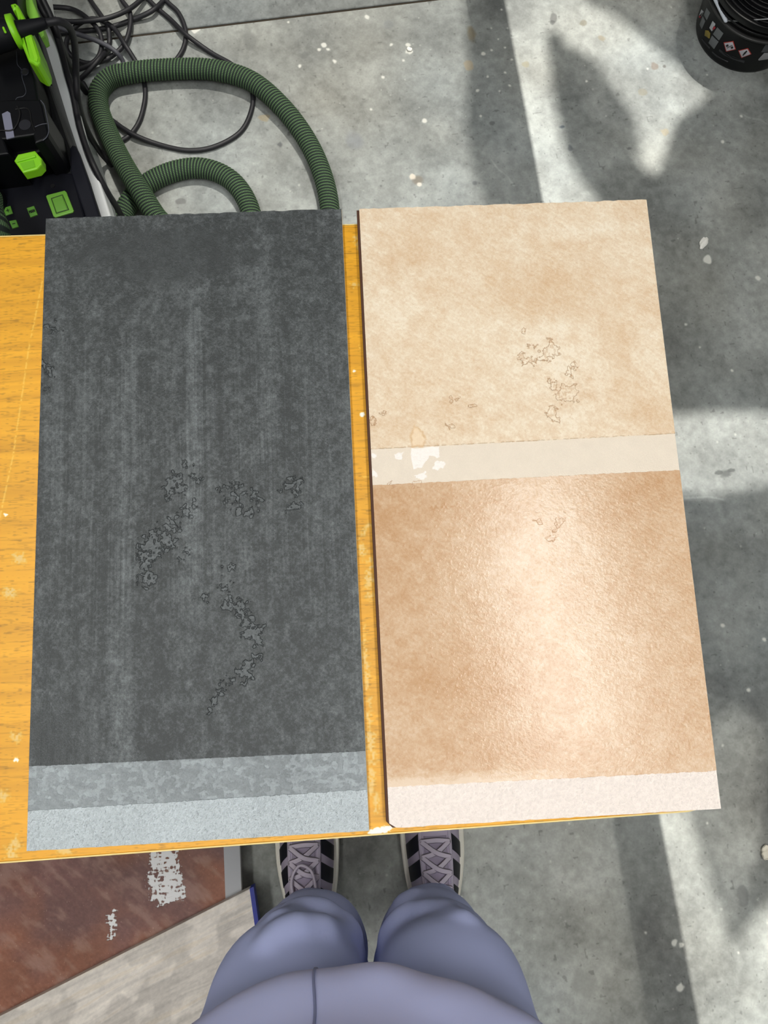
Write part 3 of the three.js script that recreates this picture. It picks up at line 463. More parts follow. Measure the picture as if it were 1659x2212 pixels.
  const key = (pix, mark) => {
    const k = part(t, 'key', btn(pix, hD + 0.002), limeDull, 'small green key'), h = hD + 0.0021, P = pix.map(([x, y]) => at(x, y, h)), L = (u, v) => { const a = P[0].clone().lerp(P[1], u), b = P[3].clone().lerp(P[2], u); return a.lerp(b, v); };
    const bars = mark.map(([a, b, c, d]) => { const w = 0.0006, p = L(a, b), e = L(c, d), dir = e.clone().sub(p).normalize(), n = V(-dir.z, 0, dir.x).multiplyScalar(w); return prism([[p.x + n.x, p.z + n.z], [e.x + n.x, e.z + n.z], [e.x - n.x, e.z - n.z], [p.x - n.x, p.z - n.z]], hD + 0.0015, hD + 0.0024); });
    part(k, 'marking', mergeGeometries(bars), std(0x10180c, 0.7));
  };
  key([[6, 449], [22, 444], [27, 460], [12, 465]], [[0.28, 0.5, 0.72, 0.5], [0.5, 0.28, 0.5, 0.72]]);
  key([[19, 477], [34, 474], [40, 489], [26, 493]], [[0.28, 0.5, 0.72, 0.5]]);
  const M = [[0.16, 0.66, 0.16, 0.36], [0.16, 0.36, 0.25, 0.55], [0.25, 0.55, 0.34, 0.36], [0.34, 0.36, 0.34, 0.66]], A = [[0.42, 0.66, 0.5, 0.36], [0.5, 0.36, 0.58, 0.66], [0.45, 0.56, 0.55, 0.56]], N = [[0.66, 0.66, 0.66, 0.36], [0.66, 0.36, 0.84, 0.66], [0.84, 0.66, 0.84, 0.36]];
  key([[57, 449], [73, 444], [81, 463], [65, 469]], [...M, ...A, ...N]);
  part(t, 'indicator', new THREE.CylinderGeometry(0.0035, 0.0035, 0.001, 20).translate(at(114, 402, hD).x, hD + 0.0003, at(114, 402, hD).z), std(0x0a0a0d, 0.3));
  const neck = at(-28, 440, hD); part(t, 'hose_inlet', new THREE.CylinderGeometry(0.028, 0.032, 0.06, 28).translate(neck.x, hD + 0.03, neck.z), softBlack);
  // plug seated on the lid
  const plug = thing('power_plug', 'black power plug with a lime green ring on the dust extractor', 'plug', [at(20, 72, 0.44).x, 0.40, at(20, 72, 0.44).z]);
  const a = at(-46, 92, 0.446), b = at(102, 48, 0.446), ax = b.clone().sub(a), len = ax.length(), q = new THREE.Quaternion().setFromUnitVectors(V(0, 1, 0), ax.clone().normalize());
  const lathe = (pts, m = 28) => new THREE.LatheGeometry(pts.map(([f, r]) => new THREE.Vector2(r, f * len)), m).applyQuaternion(q).translate(a.x, a.y, a.z);
  part(plug, 'plug_body', lathe([[0, 0], [0, 0.021], [0.2, 0.022], [0.42, 0.0215], [0.5, 0.019], [0.6, 0.0135], [0.85, 0.0092], [0.97, 0.0078], [1, 0.005], [1, 0]]), softBlack);
  part(plug, 'plug_ring', lathe([[0.49, 0.02], [0.495, 0.0238], [0.58, 0.0232], [0.585, 0.014]]), lime, 'lime green ring');
  const up = at(9, 64, 0.468); part(plug, 'plug_mark', new THREE.CapsuleGeometry(0.0018, 0.008, 4, 10).rotateX(Math.PI / 2).rotateY(0.4).translate(up.x, 0.4672, up.z), lime);
}

/* ------------------------------------------------------------------ green braided hose and the black cables */
const path = (L) => L.map(([x, y, h]) => at(x, y, h));
{
  const R = 0.0205;
  const pts = [...path([[-28, 425, 0.44], [-26, 455, 0.455], [-14, 490, 0.46], [-4, 530, 0.44]]), V(-0.47, 0.33, -0.56), V(-0.45, 0.17, -0.52), V(-0.42, 0.05, -0.58), V(-0.46, R, -0.72),
    ...path([[266, 520, R], [268, 462, R], [288, 425, R], [330, 390, R], [385, 368, R], [440, 364, R], [492, 384, R], [525, 420, R], [545, 470, R], [552, 540, R]]), V(-0.27, R, -0.62), V(-0.36, 0.03, -0.58), V(-0.42, 0.055, -0.66), V(-0.43, 0.062, -0.74),
    ...path([[372, 510, 0.065], [338, 468, 0.066], [300, 408, 0.064], [262, 345, 0.05], [231, 280, 0.034], [213, 228, 0.027], [215, 196, 0.027], [238, 169, 0.028], [290, 156, 0.028], [380, 149, 0.026], [460, 151, 0.026], [540, 174, 0.026], [610, 232, 0.024], [668, 312, R], [702, 395, R], [714, 470, R], [712, 560, R]]), V(-0.16, R, -0.5), V(-0.3, R, -0.3), V(-0.5, R, -0.25)];
  const c = curve(pts), n = 3600, m = 18, L = c.getLength(), fr = c.computeFrenetFrames(n, false), pos = [], uv = [], idx = [];
  const P = c.getSpacedPoints(n), rib = 0.0068;
  for (let i = 0; i <= n; i++) for (let j = 0; j <= m; j++) {
    const f = j / m, s = i / n * L, a = f * Math.PI * 2, ph = (s / rib + 3 * f) * Math.PI * 2, r = R * (1 + 0.035 * Math.cos(ph));
    const N = fr.normals[i], B = fr.binormals[i];
    pos.push(P[i].x + r * (Math.cos(a) * N.x + Math.sin(a) * B.x), P[i].y + r * (Math.cos(a) * N.y + Math.sin(a) * B.y), P[i].z + r * (Math.cos(a) * N.z + Math.sin(a) * B.z)); uv.push(f, s / rib);
  }
  for (let i = 0; i < n; i++) for (let j = 0; j < m; j++) { const a = i * (m + 1) + j, b = a + m + 1; idx.push(a, a + 1, b, b, a + 1, b + 1); }
  const g = new THREE.BufferGeometry(); g.setAttribute('position', new THREE.Float32BufferAttribute(pos, 3)); g.setAttribute('uv', new THREE.Float32BufferAttribute(uv, 2)); g.setIndex(idx); g.computeVertexNormals();
  const braid = tex(512, 32, (x, y) => {
    const f = x / 512, v = y / 32, ph = ((1 - v) + 3 * f) % 1, s = Math.abs(ph - 0.5) * 2;            // pale thread on the rib, dark in the groove
    const th = sstep(0.42, 0.62, s), dot = 0.62 + 0.38 * Math.sin(f * Math.PI * 2 * 42);
    const k = th * dot; return [mix(20, 100, k), mix(32, 134, k), mix(28, 86, k)];
  });
  const t = thing('vacuum_hose', 'thick dark green braided vacuum hose looped on the concrete floor', 'hose', [P[n >> 1].x, 0, P[n >> 1].z]);
  part(t, 'braided_sleeve', g, std(0xffffff, 0.85, { map: braid }));
  const e = P[n]; part(t, 'end_cuff', new THREE.CylinderGeometry(0.024, 0.022, 0.06, 24).rotateZ(Math.PI / 2).translate(e.x - 0.02, 0.025, e.z), softBlack);
}
{
  const rubber = std(0x1c1c21, 0.55), worn = std(0x4a4b52, 0.6), r = 0.0052, g = 'black cables tangled on the floor';
  const ext = (a, b, k) => [[a[0] + (a[0] - b[0]) * 1.6 + 30 * Math.sin(k), a[1] - 120, r], [300 + 60 * Math.sin(k * 2.3), -290, r], [330 + 40 * Math.sin(k * 1.7), -460, r], [350 + 12 * k, -620, r]];
  let nth = 0;
  const cable = (label, pix, mat = rubber, rad = r, n = 200) => (nth++, pix = [...(pix[0][1] < 0 && pix[0][2] < 0.1 ? ext(pix[0], pix[1], nth).reverse() : []), ...pix, ...(pix[pix.length - 1][1] < 0 ? ext(pix[pix.length - 1], pix[pix.length - 2], nth) : [])], single('power_cable', label, 'cable', tube(path(pix), rad, n, 10), mat, g));
  cable('black cable crossing the floor joint and looping inside the green hose loop', [[300, -40, r], [322, 0, r], [369, 43, r], [401, 74, 0.015], [456, 114, r], [503, 141, r], [530, 168, r * 0.9], [545, 200, r], [544, 235, r], [520, 284, r], [463, 317, r], [409, 325, r], [346, 313, r], [287, 290, 0.0125], [236, 255, r], [210, 232, r], [180, 180, 0.03]]);
  cable('black cable curving over the joint and ending behind the upper hose bend', [[340, -40, r], [358, 0, r], [385, 27, r], [401, 67, r], [397, 102, r], [381, 129, r], [360, 150, r]]);
  cable('black cable making a round loop that passes under the upper hose bend', [[250, -40, 0.015], [263, 0, 0.015], [280, 25, 0.016], [281, 58, 0.015], [266, 99, 0.014], [228, 129, 0.014], [192, 137, 0.014], [162, 127, 0.015], [145, 108, 0.02], [144, 88, 0.024], [158, 63, 0.026], [180, 46, 0.026], [208, 41, 0.026], [240, 56, 0.018], [273, 101, 0.022], [297, 140, r], [310, 172, r], [314, 200, r], [311, 228, r], [299, 266, r], [278, 294, r], [253, 309, r]]);
  cable('black cable in the tight coil nearest the dust extractor', [[80, 14, 0.04], [106, 15, 0.03], [152, 19, 0.015], [187, 38, 0.026], [213, 66, 0.026], [220, 94, 0.024], [210, 127, 0.026], [177, 147, 0.02], [148, 153, 0.015], [120, 150, 0.015]]);
  cable('black cable sagging across the coils to the floor joint', [[85, 20, 0.05], [111, 38, 0.037], [142, 46, 0.036], [177, 46, 0.038], [228, 40, 0.036], [273, 23, 0.027], [304, 0, 0.015], [330, -30, r]]);
  cable('black cable running lowest across the joint beneath the coils', [[130, 72, r], [167, 68, r], [228, 61, r], [278, 46, r], [329, 23, 0.015], [354, 0, r], [380, -30, r]]);
  cable('black cable dropping straight through the coils to the hose bend', [[180, -30, r], [195, 0, r], [218, 33, 0.014], [234, 61, 0.016], [236, 96, r], [215, 127, 0.034], [190, 155, 0.03], [172, 172, 0.02]]);
  cable('worn grey-black cable with pale scuffs beside the coils', [[105, 52, 0.06], [122, 58, 0.05], [167, 73, 0.036], [215, 91, 0.035], [250, 112, 0.03], [266, 134, 0.012], [264, 152, r], [258, 165, r]], worn, 0.005);
  cable('black lead from the green-ringed plug hanging down beside the extractor', [[100, 49, 0.446], [127, 46, 0.44], [148, 57, 0.42], [158, 80, 0.39], [163, 119, 0.34], [164, 159, 0.31], [167, 205, 0.286], [174, 240, 0.24], [188, 280, 0.16], [204, 310, 0.09], [222, 336, 0.03], [240, 356, r]], rubber, 0.0056);
  cable('black cable resting along the silver rim of the dust extractor', [[74, -20, 0.33], [83, 5, 0.32], [96, 30, 0.31], [115, 60, 0.29], [131, 106, 0.277], [145, 159, 0.277], [158, 205, 0.277], [170, 265, 0.277], [186, 318, 0.277], [206, 366, 0.276], [230, 412, 0.25], [250, 444, 0.2], [268, 480, 0.12], [280, 520, 0.04]], rubber, 0.0056);
  cable('second black cable lying against the silver rim beside the green bar', [[86, -20, 0.33], [94, 2, 0.32], [106, 27, 0.31], [116, 52, 0.30], [128, 84, 0.28], [146, 130, 0.2], [165, 170, 0.1], [186, 200, 0.03]], rubber, 0.0056);
}

/* ------------------------------------------------------------------ paint bucket */
{
  const C = V(0.92, 0, -1.325), t = thing('paint_bucket', 'black plastic paint bucket with ribbed rim and hazard labels', 'bucket', [C.x, 0, C.z]);
  const shell = dark(0x0b0c0e, 0.32), lathe = (pts) => new THREE.LatheGeometry(pts.map(([r, y]) => new THREE.Vector2(r, y)), 96).translate(C.x, 0, C.z);
  part(t, 'shell', lathe([[0, 0.004], [0.104, 0.004], [0.105, 0], [0.1085, 0.001], [0.1095, 0.006], [0.1238, 0.0898], [0.124, 0.1], [0.124, 0.128], [0, 0.128]]), shell);
  for (let i = 0; i < 2; i++) part(t, 'rib', lathe([[0.122, 0.1 + i * 0.016], [0.1295, 0.101 + i * 0.016], [0.13, 0.103 + i * 0.016], [0.1295, 0.1055 + i * 0.016], [0.122, 0.1065 + i * 0.016]]), i ? shell : std(0x2a2a2a, 0.4));
  part(t, 'lid', lathe([[0, 0.136], [0.12, 0.136], [0.122, 0.141], [0.129, 0.141], [0.131, 0.139], [0.131, 0.128], [0.127, 0.126], [0, 0.126]]), shell);
  for (let i = 0; i < 9; i++) part(t, 'lid_ring', new THREE.TorusGeometry(0.113 - i * 0.011, 0.0026, 8, 72).rotateX(Math.PI / 2).translate(C.x, 0.1365, C.z), i % 3 ? shell : dark(0x1b1b1d, 0.4));
  // labels follow the shell: position from a photo pixel on the sloping side
  const sideAt = (x, y) => { const d = CD.clone().addScaledVector(CX, (x - 829.5) / FOCAL).addScaledVector(CU, (1106 - y) / FOCAL); let lo = 0, hi = 0.12; for (let k = 0; k < 40; k++) { const h = (lo + hi) / 2, p = at(x, y, h), r = Math.hypot(p.x - C.x, p.z - C.z), R = 0.1095 + (h - 0.006) * 0.1707; if (r > R) hi = h; else lo = h; } const p = at(x, y, lo); return [Math.atan2(p.z - C.z, p.x - C.x), lo]; };
  const onSide = (pix, lift, mat, name, parent = t, label) => {
    const P = pix.map(([x, y]) => sideAt(x, y)), S = new THREE.ShapeGeometry(new THREE.Shape(P.map(([a, h]) => new THREE.Vector2(a, h))), 4), p = S.attributes.position;
    const top = [], N = p.count, pos = [], idx = [];
    for (const off of [lift, -0.001]) for (let i = 0; i < N; i++) { const a = p.getX(i), h = p.getY(i), r = 0.1095 + (h - 0.006) * 0.1707 + off; pos.push(C.x + r * Math.cos(a), h, C.z + r * Math.sin(a)); }
    const I = S.index.array; for (let i = 0; i < I.length; i += 3) { idx.push(I[i], I[i + 1], I[i + 2]); idx.push(N + I[i + 2], N + I[i + 1], N + I[i]); }
    for (let i = 0; i < N; i++) { const j = (i + 1) % N; idx.push(i, j, N + j, i, N + j, N + i); }
    const g = new THREE.BufferGeometry(); g.setAttribute('position', new THREE.Float32BufferAttribute(pos, 3)); g.setIndex(idx); g.setAttribute('uv', new THREE.Float32BufferAttribute(new Float32Array(N * 4), 2)); g.computeVertexNormals();
    mat.side = THREE.DoubleSide; return part(parent, name, g, mat, label);
  };
  const z = (P) => P.map(([x, y]) => [1460 + x / 8.337, y / 8.337]);
  const red = std(0xb8443c, 0.5), paper = std(0xc9c6cf, 0.6), ink = std(0x14161a, 0.6), greyL = std(0x6d7174, 0.6), faint = std(0x2d2e32, 0.5);
  const diamond = (P) => { const c = P.reduce((s, p) => [s[0] + p[0] / 4, s[1] + p[1] / 4], [0, 0]), inn = P.map(([x, y]) => [c[0] + (x - c[0]) * 0.84, c[1] + (y - c[1]) * 0.84]); const r = onSide(z(P), 0.0009, red, 'hazard_label', t, 'red-bordered hazard pictogram'); onSide(z(inn), 0.0014, paper, 'label_field', r); return [r, c]; };
  let [d1, c1] = diamond([[862, 762], [1035, 738], [1082, 885], [908, 928]]);
  for (const o of [[-45, -12], [42, 22]]) onSide(z([[-22, -8], [18, -24], [26, 8], [-10, 22]].map(([x, y]) => [c1[0] + o[0] + x, c1[1] + o[1] + y])), 0.0019, ink, 'pictogram', d1);
  onSide(z([[-50, 24], [46, -28], [56, -18], [-40, 34]].map(([x, y]) => [c1[0] + x, c1[1] + y])), 0.0019, greyL, 'pictogram', d1);
  let [d2, c2] = diamond([[1125, 908], [1300, 865], [1360, 970], [1182, 1040]]);
  onSide(z([[-40, 40], [-10, -5], [30, -45], [45, -30], [20, 5], [-25, 45]].map(([x, y]) => [c2[0] + x, c2[1] + y])), 0.0019, ink, 'pictogram', d2);
  for (const P of [[[750, 490], [858, 600], [780, 725], [672, 612]], [[655, 640], [770, 750], [690, 880], [592, 770]], [[490, 290], [530, 380], [470, 520], [432, 440]], [[560, 140], [620, 230], [560, 360], [512, 270]]]) onSide(z(P), 0.0009, greyL, 'blank_label', t, 'plain grey square label');
  const flag = onSide(z([[665, 378], [712, 430], [672, 535], [650, 560], [608, 500]]), 0.0009, std(0xb9bcc2, 0.6), 'flag_label', t, 'small white and red flag mark');
  onSide(z([[690, 465], [716, 500], [680, 540], [664, 520]]), 0.0014, std(0xa02a34, 0.6), 'flag_field', flag);
  const flag2 = onSide(z([[465, 172], [498, 210], [440, 318], [420, 290]]), 0.0009, std(0xb9bcc2, 0.6), 'flag_label', t); onSide(z([[428, 280], [450, 300], [440, 325], [420, 310]]), 0.0014, std(0xa02a34, 0.6), 'flag_field', flag2);
  onSide(z([[535, 545], [585, 550], [620, 600], [610, 690], [590, 685], [560, 660], [520, 640]]), 0.0009, std(0x8a7a34, 0.6), 'colour_mark', t, 'small yellow mark');
  for (const P of [[[790, 880], [900, 960], [1060, 1030], [1240, 1090], [1230, 1130], [1040, 1070], [880, 1000], [775, 915]], [[660, 925], [760, 1010], [860, 1070], [945, 1105], [935, 1120], [840, 1085], [740, 1025], [650, 940]], [[480, 690], [540, 780], [615, 860], [605, 880], [530, 800], [470, 710]]]) onSide(z(P), 0.0009, faint, 'print_line', t);
  onSide(z([[1590, 955], [1659, 950], [1659, 1060], [1490, 1085], [1485, 1070]]), 0.0009, std(0xa8a9ad, 0.6), 'label_band', t, 'pale label band'); onSide(z([[1630, 780], [1659, 760], [1659, 930], [1535, 938]]), 0.0009, std(0x55585c, 0.6), 'label_band', t);
  // bail: white strap and wire along the ribs
  const on = (deg, h, r) => V(C.x + r * Math.cos(deg * Math.PI / 180), h, C.z + r * Math.sin(deg * Math.PI / 180));
  const A = at(1537, -8, 0.115), Bp = at(1565, 49, 0.106), dir = Bp.clone().sub(A), n = V(-dir.z, 0, dir.x).normalize();
  const gr = part(t, 'handle_grip', (() => { const g = new THREE.CapsuleGeometry(0.0048, dir.length(), 4, 12); g.scale(1.15, 1, 0.8); g.applyQuaternion(new THREE.Quaternion().setFromUnitVectors(V(0, 1, 0), dir.clone().normalize())); const c = A.clone().lerp(Bp, 0.5); g.translate(c.x, c.y + 0.006, c.z); return g; })(), std(0xc4cbd6, 0.45), 'white plastic handle grip');
  const w0 = Bp.clone().add(V(0, 0.006, 0)); part(t, 'wire_bail', tube([w0, at(1600, 45, 0.128), at(1659, 41, 0.146), at(1720, 38, 0.15), at(1765, 0, 0.145)], 0.0016, 40, 8), std(0x8a8c8e, 0.35, { metalness: 0.7 }), 'steel wire bail');
}
/* ------------------------------------------------------------------ person standing at the table: trousers and shoes */
function surfaceNet(f, lo, hi, cell) {                                  // smooth closed surface of a distance field
  const n = [0, 1, 2].map((k) => Math.ceil((hi[k] - lo[k]) / cell) + 1), [nx, ny, nz] = n, D = new Float32Array(nx * ny * nz);
  for (let k = 0; k < nz; k++) for (let j = 0; j < ny; j++) for (let i = 0; i < nx; i++) D[(k * ny + j) * nx + i] = f(lo[0] + i * cell, lo[1] + j * cell, lo[2] + k * cell);
  const id = new Int32Array(nx * ny * nz).fill(-1), pos = [], idx = [], at3 = (i, j, k) => (k * ny + j) * nx + i;
  const C = [[0, 0, 0], [1, 0, 0], [0, 1, 0], [1, 1, 0], [0, 0, 1], [1, 0, 1], [0, 1, 1], [1, 1, 1]], E = [[0, 1], [2, 3], [4, 5], [6, 7], [0, 2], [1, 3], [4, 6], [5, 7], [0, 4], [1, 5], [2, 6], [3, 7]];
  for (let k = 0; k < nz - 1; k++) for (let j = 0; j < ny - 1; j++) for (let i = 0; i < nx - 1; i++) {
    const v = C.map(([a, b, c]) => D[at3(i + a, j + b, k + c)]); let s = 0, x = 0, y = 0, z = 0;
    for (const [a, b] of E) if ((v[a] < 0) !== (v[b] < 0)) { const t = v[a] / (v[a] - v[b]); x += mix(C[a][0], C[b][0], t); y += mix(C[a][1], C[b][1], t); z += mix(C[a][2], C[b][2], t); s++; }
    if (s) { id[at3(i, j, k)] = pos.length / 3; pos.push(lo[0] + (i + x / s) * cell, lo[1] + (j + y / s) * cell, lo[2] + (k + z / s) * cell); }
  }
  const quad = (a, b, c, d, flip) => { if (flip) idx.push(a, c, b, a, d, c); else idx.push(a, b, c, a, c, d); };
  for (let k = 1; k < nz - 1; k++) for (let j = 1; j < ny - 1; j++) for (let i = 1; i < nx - 1; i++) {
    const s = D[at3(i, j, k)] < 0;
    if (s !== D[at3(i + 1, j, k)] < 0) quad(id[at3(i, j - 1, k - 1)], id[at3(i, j, k - 1)], id[at3(i, j, k)], id[at3(i, j - 1, k)], !s);
    if (s !== D[at3(i, j + 1, k)] < 0) quad(id[at3(i - 1, j, k - 1)], id[at3(i - 1, j, k)], id[at3(i, j, k)], id[at3(i, j, k - 1)], !s);
    if (s !== D[at3(i, j, k + 1)] < 0) quad(id[at3(i - 1, j - 1, k)], id[at3(i, j - 1, k)], id[at3(i, j, k)], id[at3(i - 1, j, k)], !s);
  }
  const g = new THREE.BufferGeometry(); g.setAttribute('position', new THREE.Float32BufferAttribute(pos, 3)); g.setIndex(idx);
  const nor = new Float32Array(pos.length), e = cell * 0.6;
  for (let i = 0; i < pos.length; i += 3) { const [x, y, z] = [pos[i], pos[i + 1], pos[i + 2]], v = V(f(x + e, y, z) - f(x - e, y, z), f(x, y + e, z) - f(x, y - e, z), f(x, y, z + e) - f(x, y, z - e)).normalize(); nor[i] = v.x; nor[i + 1] = v.y; nor[i + 2] = v.z; }
  g.setAttribute('normal', new THREE.BufferAttribute(nor, 3)); return g;
}
{
  const cone = (a, b, ra, rb) => { const bx = b[0] - a[0], by = b[1] - a[1], bz = b[2] - a[2], L = bx * bx + by * by + bz * bz; return (x, y, z) => { const px = x - a[0], py = y - a[1], pz = z - a[2], t = clamp((px * bx + py * by + pz * bz) / L), u = px - bx * t, v = py - by * t, w = pz - bz * t; return Math.sqrt(u * u + v * v + w * w) - (ra + (rb - ra) * t); }; };
  const ell = (c, r) => (x, y, z) => { const a = (x - c[0]) / r[0], b = (y - c[1]) / r[1], d = (z - c[2]) / r[2], q = Math.sqrt(a * a + b * b + d * d); return (q - 1) * Math.min(r[0], r[1], r[2]); };
  const smin = (a, b, k) => { const h = Math.max(k - Math.abs(a - b), 0) / k; return Math.min(a, b) - h * h * k * 0.25; };
  // joints of the two legs, from ankle to hip
  const J = (x, y, h) => at(x, y, h).toArray();
  const chain = [
    [[J(668, 2016, 0.085), 0.056], [J(667, 2014, 0.13), 0.058], [J(673, 2026, 0.3), 0.055], [J(678, 2050, 0.46), 0.059], [J(654, 2100, 0.58), 0.062], [J(624, 2168, 0.67), 0.067], [[-0.118, 0.84, 0.395], 0.088]],
    [[J(932, 2002, 0.085), 0.056], [J(932, 2000, 0.13), 0.058], [J(933, 2016, 0.3), 0.056], [J(934, 2046, 0.46), 0.06], [J(948, 2100, 0.58), 0.063], [J(972, 2168, 0.67), 0.068], [[0.068, 0.84, 0.395], 0.09]],
  ].map((L) => L.slice(1).map(([q, r], i) => cone(L[i][0], q, L[i][1], r)));
  const pelvis = ell([-0.028, 0.93, 0.4], [0.185, 0.16, 0.145]), belly = ell([-0.028, 0.832, 0.374], [0.18, 0.07, 0.13]), waist = cone([-0.028, 0.99, 0.41], [-0.028, 1.06, 0.415], 0.125, 0.12);
  const base = (x, y, z) => {
    let d = 1e9; for (const L of chain) { let q = 1e9; for (const c of L) q = smin(q, c(x, y, z), 0.03); d = Math.min(d, q); }
    if (y > 0.66) { let p = smin(pelvis(x, y, z), belly(x, y, z), 0.04); p = smin(p, waist(x, y, z), 0.06); d = smin(d, p, 0.03); }
    return d;
  };
  // folds: ridges of cloth through surface points found along the sight line of a pixel
  const hit = (x, y) => { const d = at(x, y, 0).sub(EYE).normalize(); for (let k = 0.3; k < 1.6; k += 0.002) { const q = EYE.clone().addScaledVector(d, k); if (base(q.x, q.y, q.z) < 0) return q; } return null; };
  const folds = [];
  const crease = (list, pix, r, sink) => { const P = pix.map(([x, y]) => hit(x, y)).filter((q) => q && q.y < 0.7); for (let i = 1; i < P.length; i++) { if (P[i].distanceTo(P[i - 1]) > 0.14) continue; const n = (q) => { const e = 0.004, v = V(base(q.x + e, q.y, q.z) - base(q.x - e, q.y, q.z), base(q.x, q.y + e, q.z) - base(q.x, q.y - e, q.z), base(q.x, q.y, q.z + e) - base(q.x, q.y, q.z - e)).normalize(); return q.clone().addScaledVector(v, -sink).toArray(); }; list.push(cone(n(P[i - 1]), n(P[i]), r, r)); } };
  crease(folds, [[606, 1978], [637, 1963], [668, 1958], [700, 1963], [724, 1986]], 0.012, 0.006);
  crease(folds, [[580, 2030], [610, 2012], [646, 1999], [700, 2002], [750, 2008]], 0.013, 0.0065);
  crease(folds, [[560, 2066], [610, 2050], [660, 2048]], 0.012, 0.007);
  crease(folds, [[728, 1978], [752, 1994], [770, 2010]], 0.010, 0.005);
  crease(folds, [[836, 2012], [860, 1988], [884, 1971], [920, 1966], [960, 1967], [1000, 1980]], 0.013, 0.0065);
  crease(folds, [[856, 1950], [876, 1928], [904, 1914], [945, 1910], [972, 1922]], 0.010, 0.005);
  crease(folds, [[846, 1972], [868, 1948], [890, 1930]], 0.008, 0.004);
  crease(folds, [[850, 2086], [876, 2060], [920, 2040], [980, 2036], [1030, 2050]], 0.012, 0.0065);
  crease(folds, [[640, 1922], [670, 1915], [705, 1922]], 0.010, 0.005);
  const field = (x, y, z) => {
    let d = base(x, y, z);
    if (Math.abs(d) < 0.06) { for (const f of folds) d = smin(d, f(x, y, z), 0.013);  }
    d += 0.0018 * Math.sin(y * 70 + 1.6 * Math.sin(x * 40) + z * 30) * sstep(0.5, 0.15, y) + 0.0012 * (noise(x * 26 + 7, y * 22 + z * 20) - 0.5) * 2;
    return Math.max(d, y - 1.08, 0.075 - y);
  };
  const t = thing('person', 'person in lavender grey sweatpants and mauve trainers standing at the table', 'person', [-0.015, 0, 0.43]);
  const cloth = std(0xbfc8f7, 0.95);
  const tr = part(t, 'trousers', surfaceNet(field, [-0.27, 0.06, 0.16], [0.22, 1.1, 0.58], 0.006), cloth, 'lavender grey sweatpants');
  // seams lie on the cloth: march from the front until the surface
  const onCloth = (x, y, dx = 0) => { for (let z = 0.1; z < 0.6; z += 0.0003) if (field(x, y, z) < 0) return V(x, y, z - 0.0004); return V(x, y, 0.35); };
  part(tr, 'front_seam', tube(Array.from({ length: 30 }, (_, i) => onCloth(-0.05 - 0.002 * Math.sin(i * 0.5), 0.8 + i * 0.009)), 0.0011, 150, 6), std(0x8088b0, 0.95));
  /* shoes, built toe towards -z with the heel at the origin, then set down */
  const mauve = std(0xbbb1c6, 0.8), mauveDark = std(0x9d93a8, 0.85), cream = std(0xeae7da, 0.6), navy = std(0x10121f, 0.6), laceM = std(0xc8bfce, 0.85);
  const wOut = (s) => 0.053 * Math.pow(clamp(1 - Math.pow(Math.abs((s - 0.42) / 0.585), 3.2)), 0.5) * (1 - 0.26 * sstep(0.42, 1, s)) + 0.0;      // s: 0 toe, 1 heel
  const LEN = 0.292, Zs = (s) => -LEN + s * LEN;
  function shoe(px, py, turn, medial, label, tongueLoop) {
    const p0 = at(px, py, 0.03), g0 = new THREE.Group();
    const M = new THREE.Matrix4().makeRotationY(turn), off = V(0, 0, -LEN * 0.5).applyMatrix4(M); M.setPosition(p0.x - off.x, 0, p0.z - off.z);
    const put = (g) => g.applyMatrix4(M);
    const W = (s, side) => wOut(s) * (side === medial ? 1 + 0.05 * Math.exp(-(((s - 0.33) / 0.12) ** 2)) : 1);
    const ring = (k, y) => { const P = []; for (let i = 0; i <= 40; i++) { const s = 0.004 + i / 40 * 0.992; P.push([W(s, 1) * k, Zs(s)]); } for (let i = 40; i >= 0; i--) { const s = 0.004 + i / 40 * 0.992; P.push([-W(s, -1) * k, Zs(s)]); } return P; };
    const hTop = (s) => mix(0.046, 0.094, sstep(0.12, 0.72, s)) * sstep(-0.06, 0.1, s) * (1 - 0.0 * s);
    const S = (s, a, lift = 0) => { const w = W(s, a < Math.PI / 2 ? 1 : -1) - 0.005, c = Math.cos(a), sn = Math.sin(a), x = Math.sign(c) * Math.pow(Math.abs(c), 0.78) * (w + lift) * (1 - 0.12 * sn), y = 0.024 + Math.pow(sn, 0.85) * (hTop(s) - 0.0 + lift * 1.0); return V(x, y, Zs(s)); };
    const patch = (fs, fa, ns, na, lift) => { const P = [], I = [], N = (ns + 1) * (na + 1); for (const l of [lift, -0.001]) for (let i = 0; i <= ns; i++) for (let j = 0; j <= na; j++) { const s = fs(i / ns, j / na), a = fa(i / ns, j / na), q = S(s, a, l); P.push(q.x, q.y, q.z); } for (let i = 0; i < ns; i++) for (let j = 0; j < na; j++) { const a = i * (na + 1) + j, b = a + na + 1; I.push(a, b, a + 1, b, b + 1, a + 1, N + a, N + a + 1, N + b, N + b, N + a + 1, N + b + 1); } const edge = []; for (let j = 0; j < na; j++) edge.push([j, j + 1], [ns * (na + 1) + j + 1, ns * (na + 1) + j]); for (let i = 0; i < ns; i++) edge.push([(i + 1) * (na + 1), i * (na + 1)], [i * (na + 1) + na, (i + 1) * (na + 1) + na]); for (const [a, b] of edge) I.push(a, b, N + b, a, N + b, N + a); const g = new THREE.BufferGeometry(); g.setAttribute('position', new THREE.Float32BufferAttribute(P, 3)); g.setIndex(I); g.computeVertexNormals(); return put(g); };
    const up = part(t, 'shoe', patch((u) => mix(0.015, 0.99, u), (u, v) => mix(0.02, Math.PI - 0.02, v), 44, 36, 0), mauve, label);
    part(up, 'sole', put(prism(ring(1.075), 0, 0.027, 0.004, 3)), cream, 'cream sole');
    part(up, 'tread', put(prism(ring(0.97), 0, 0.002)), mauveDark);
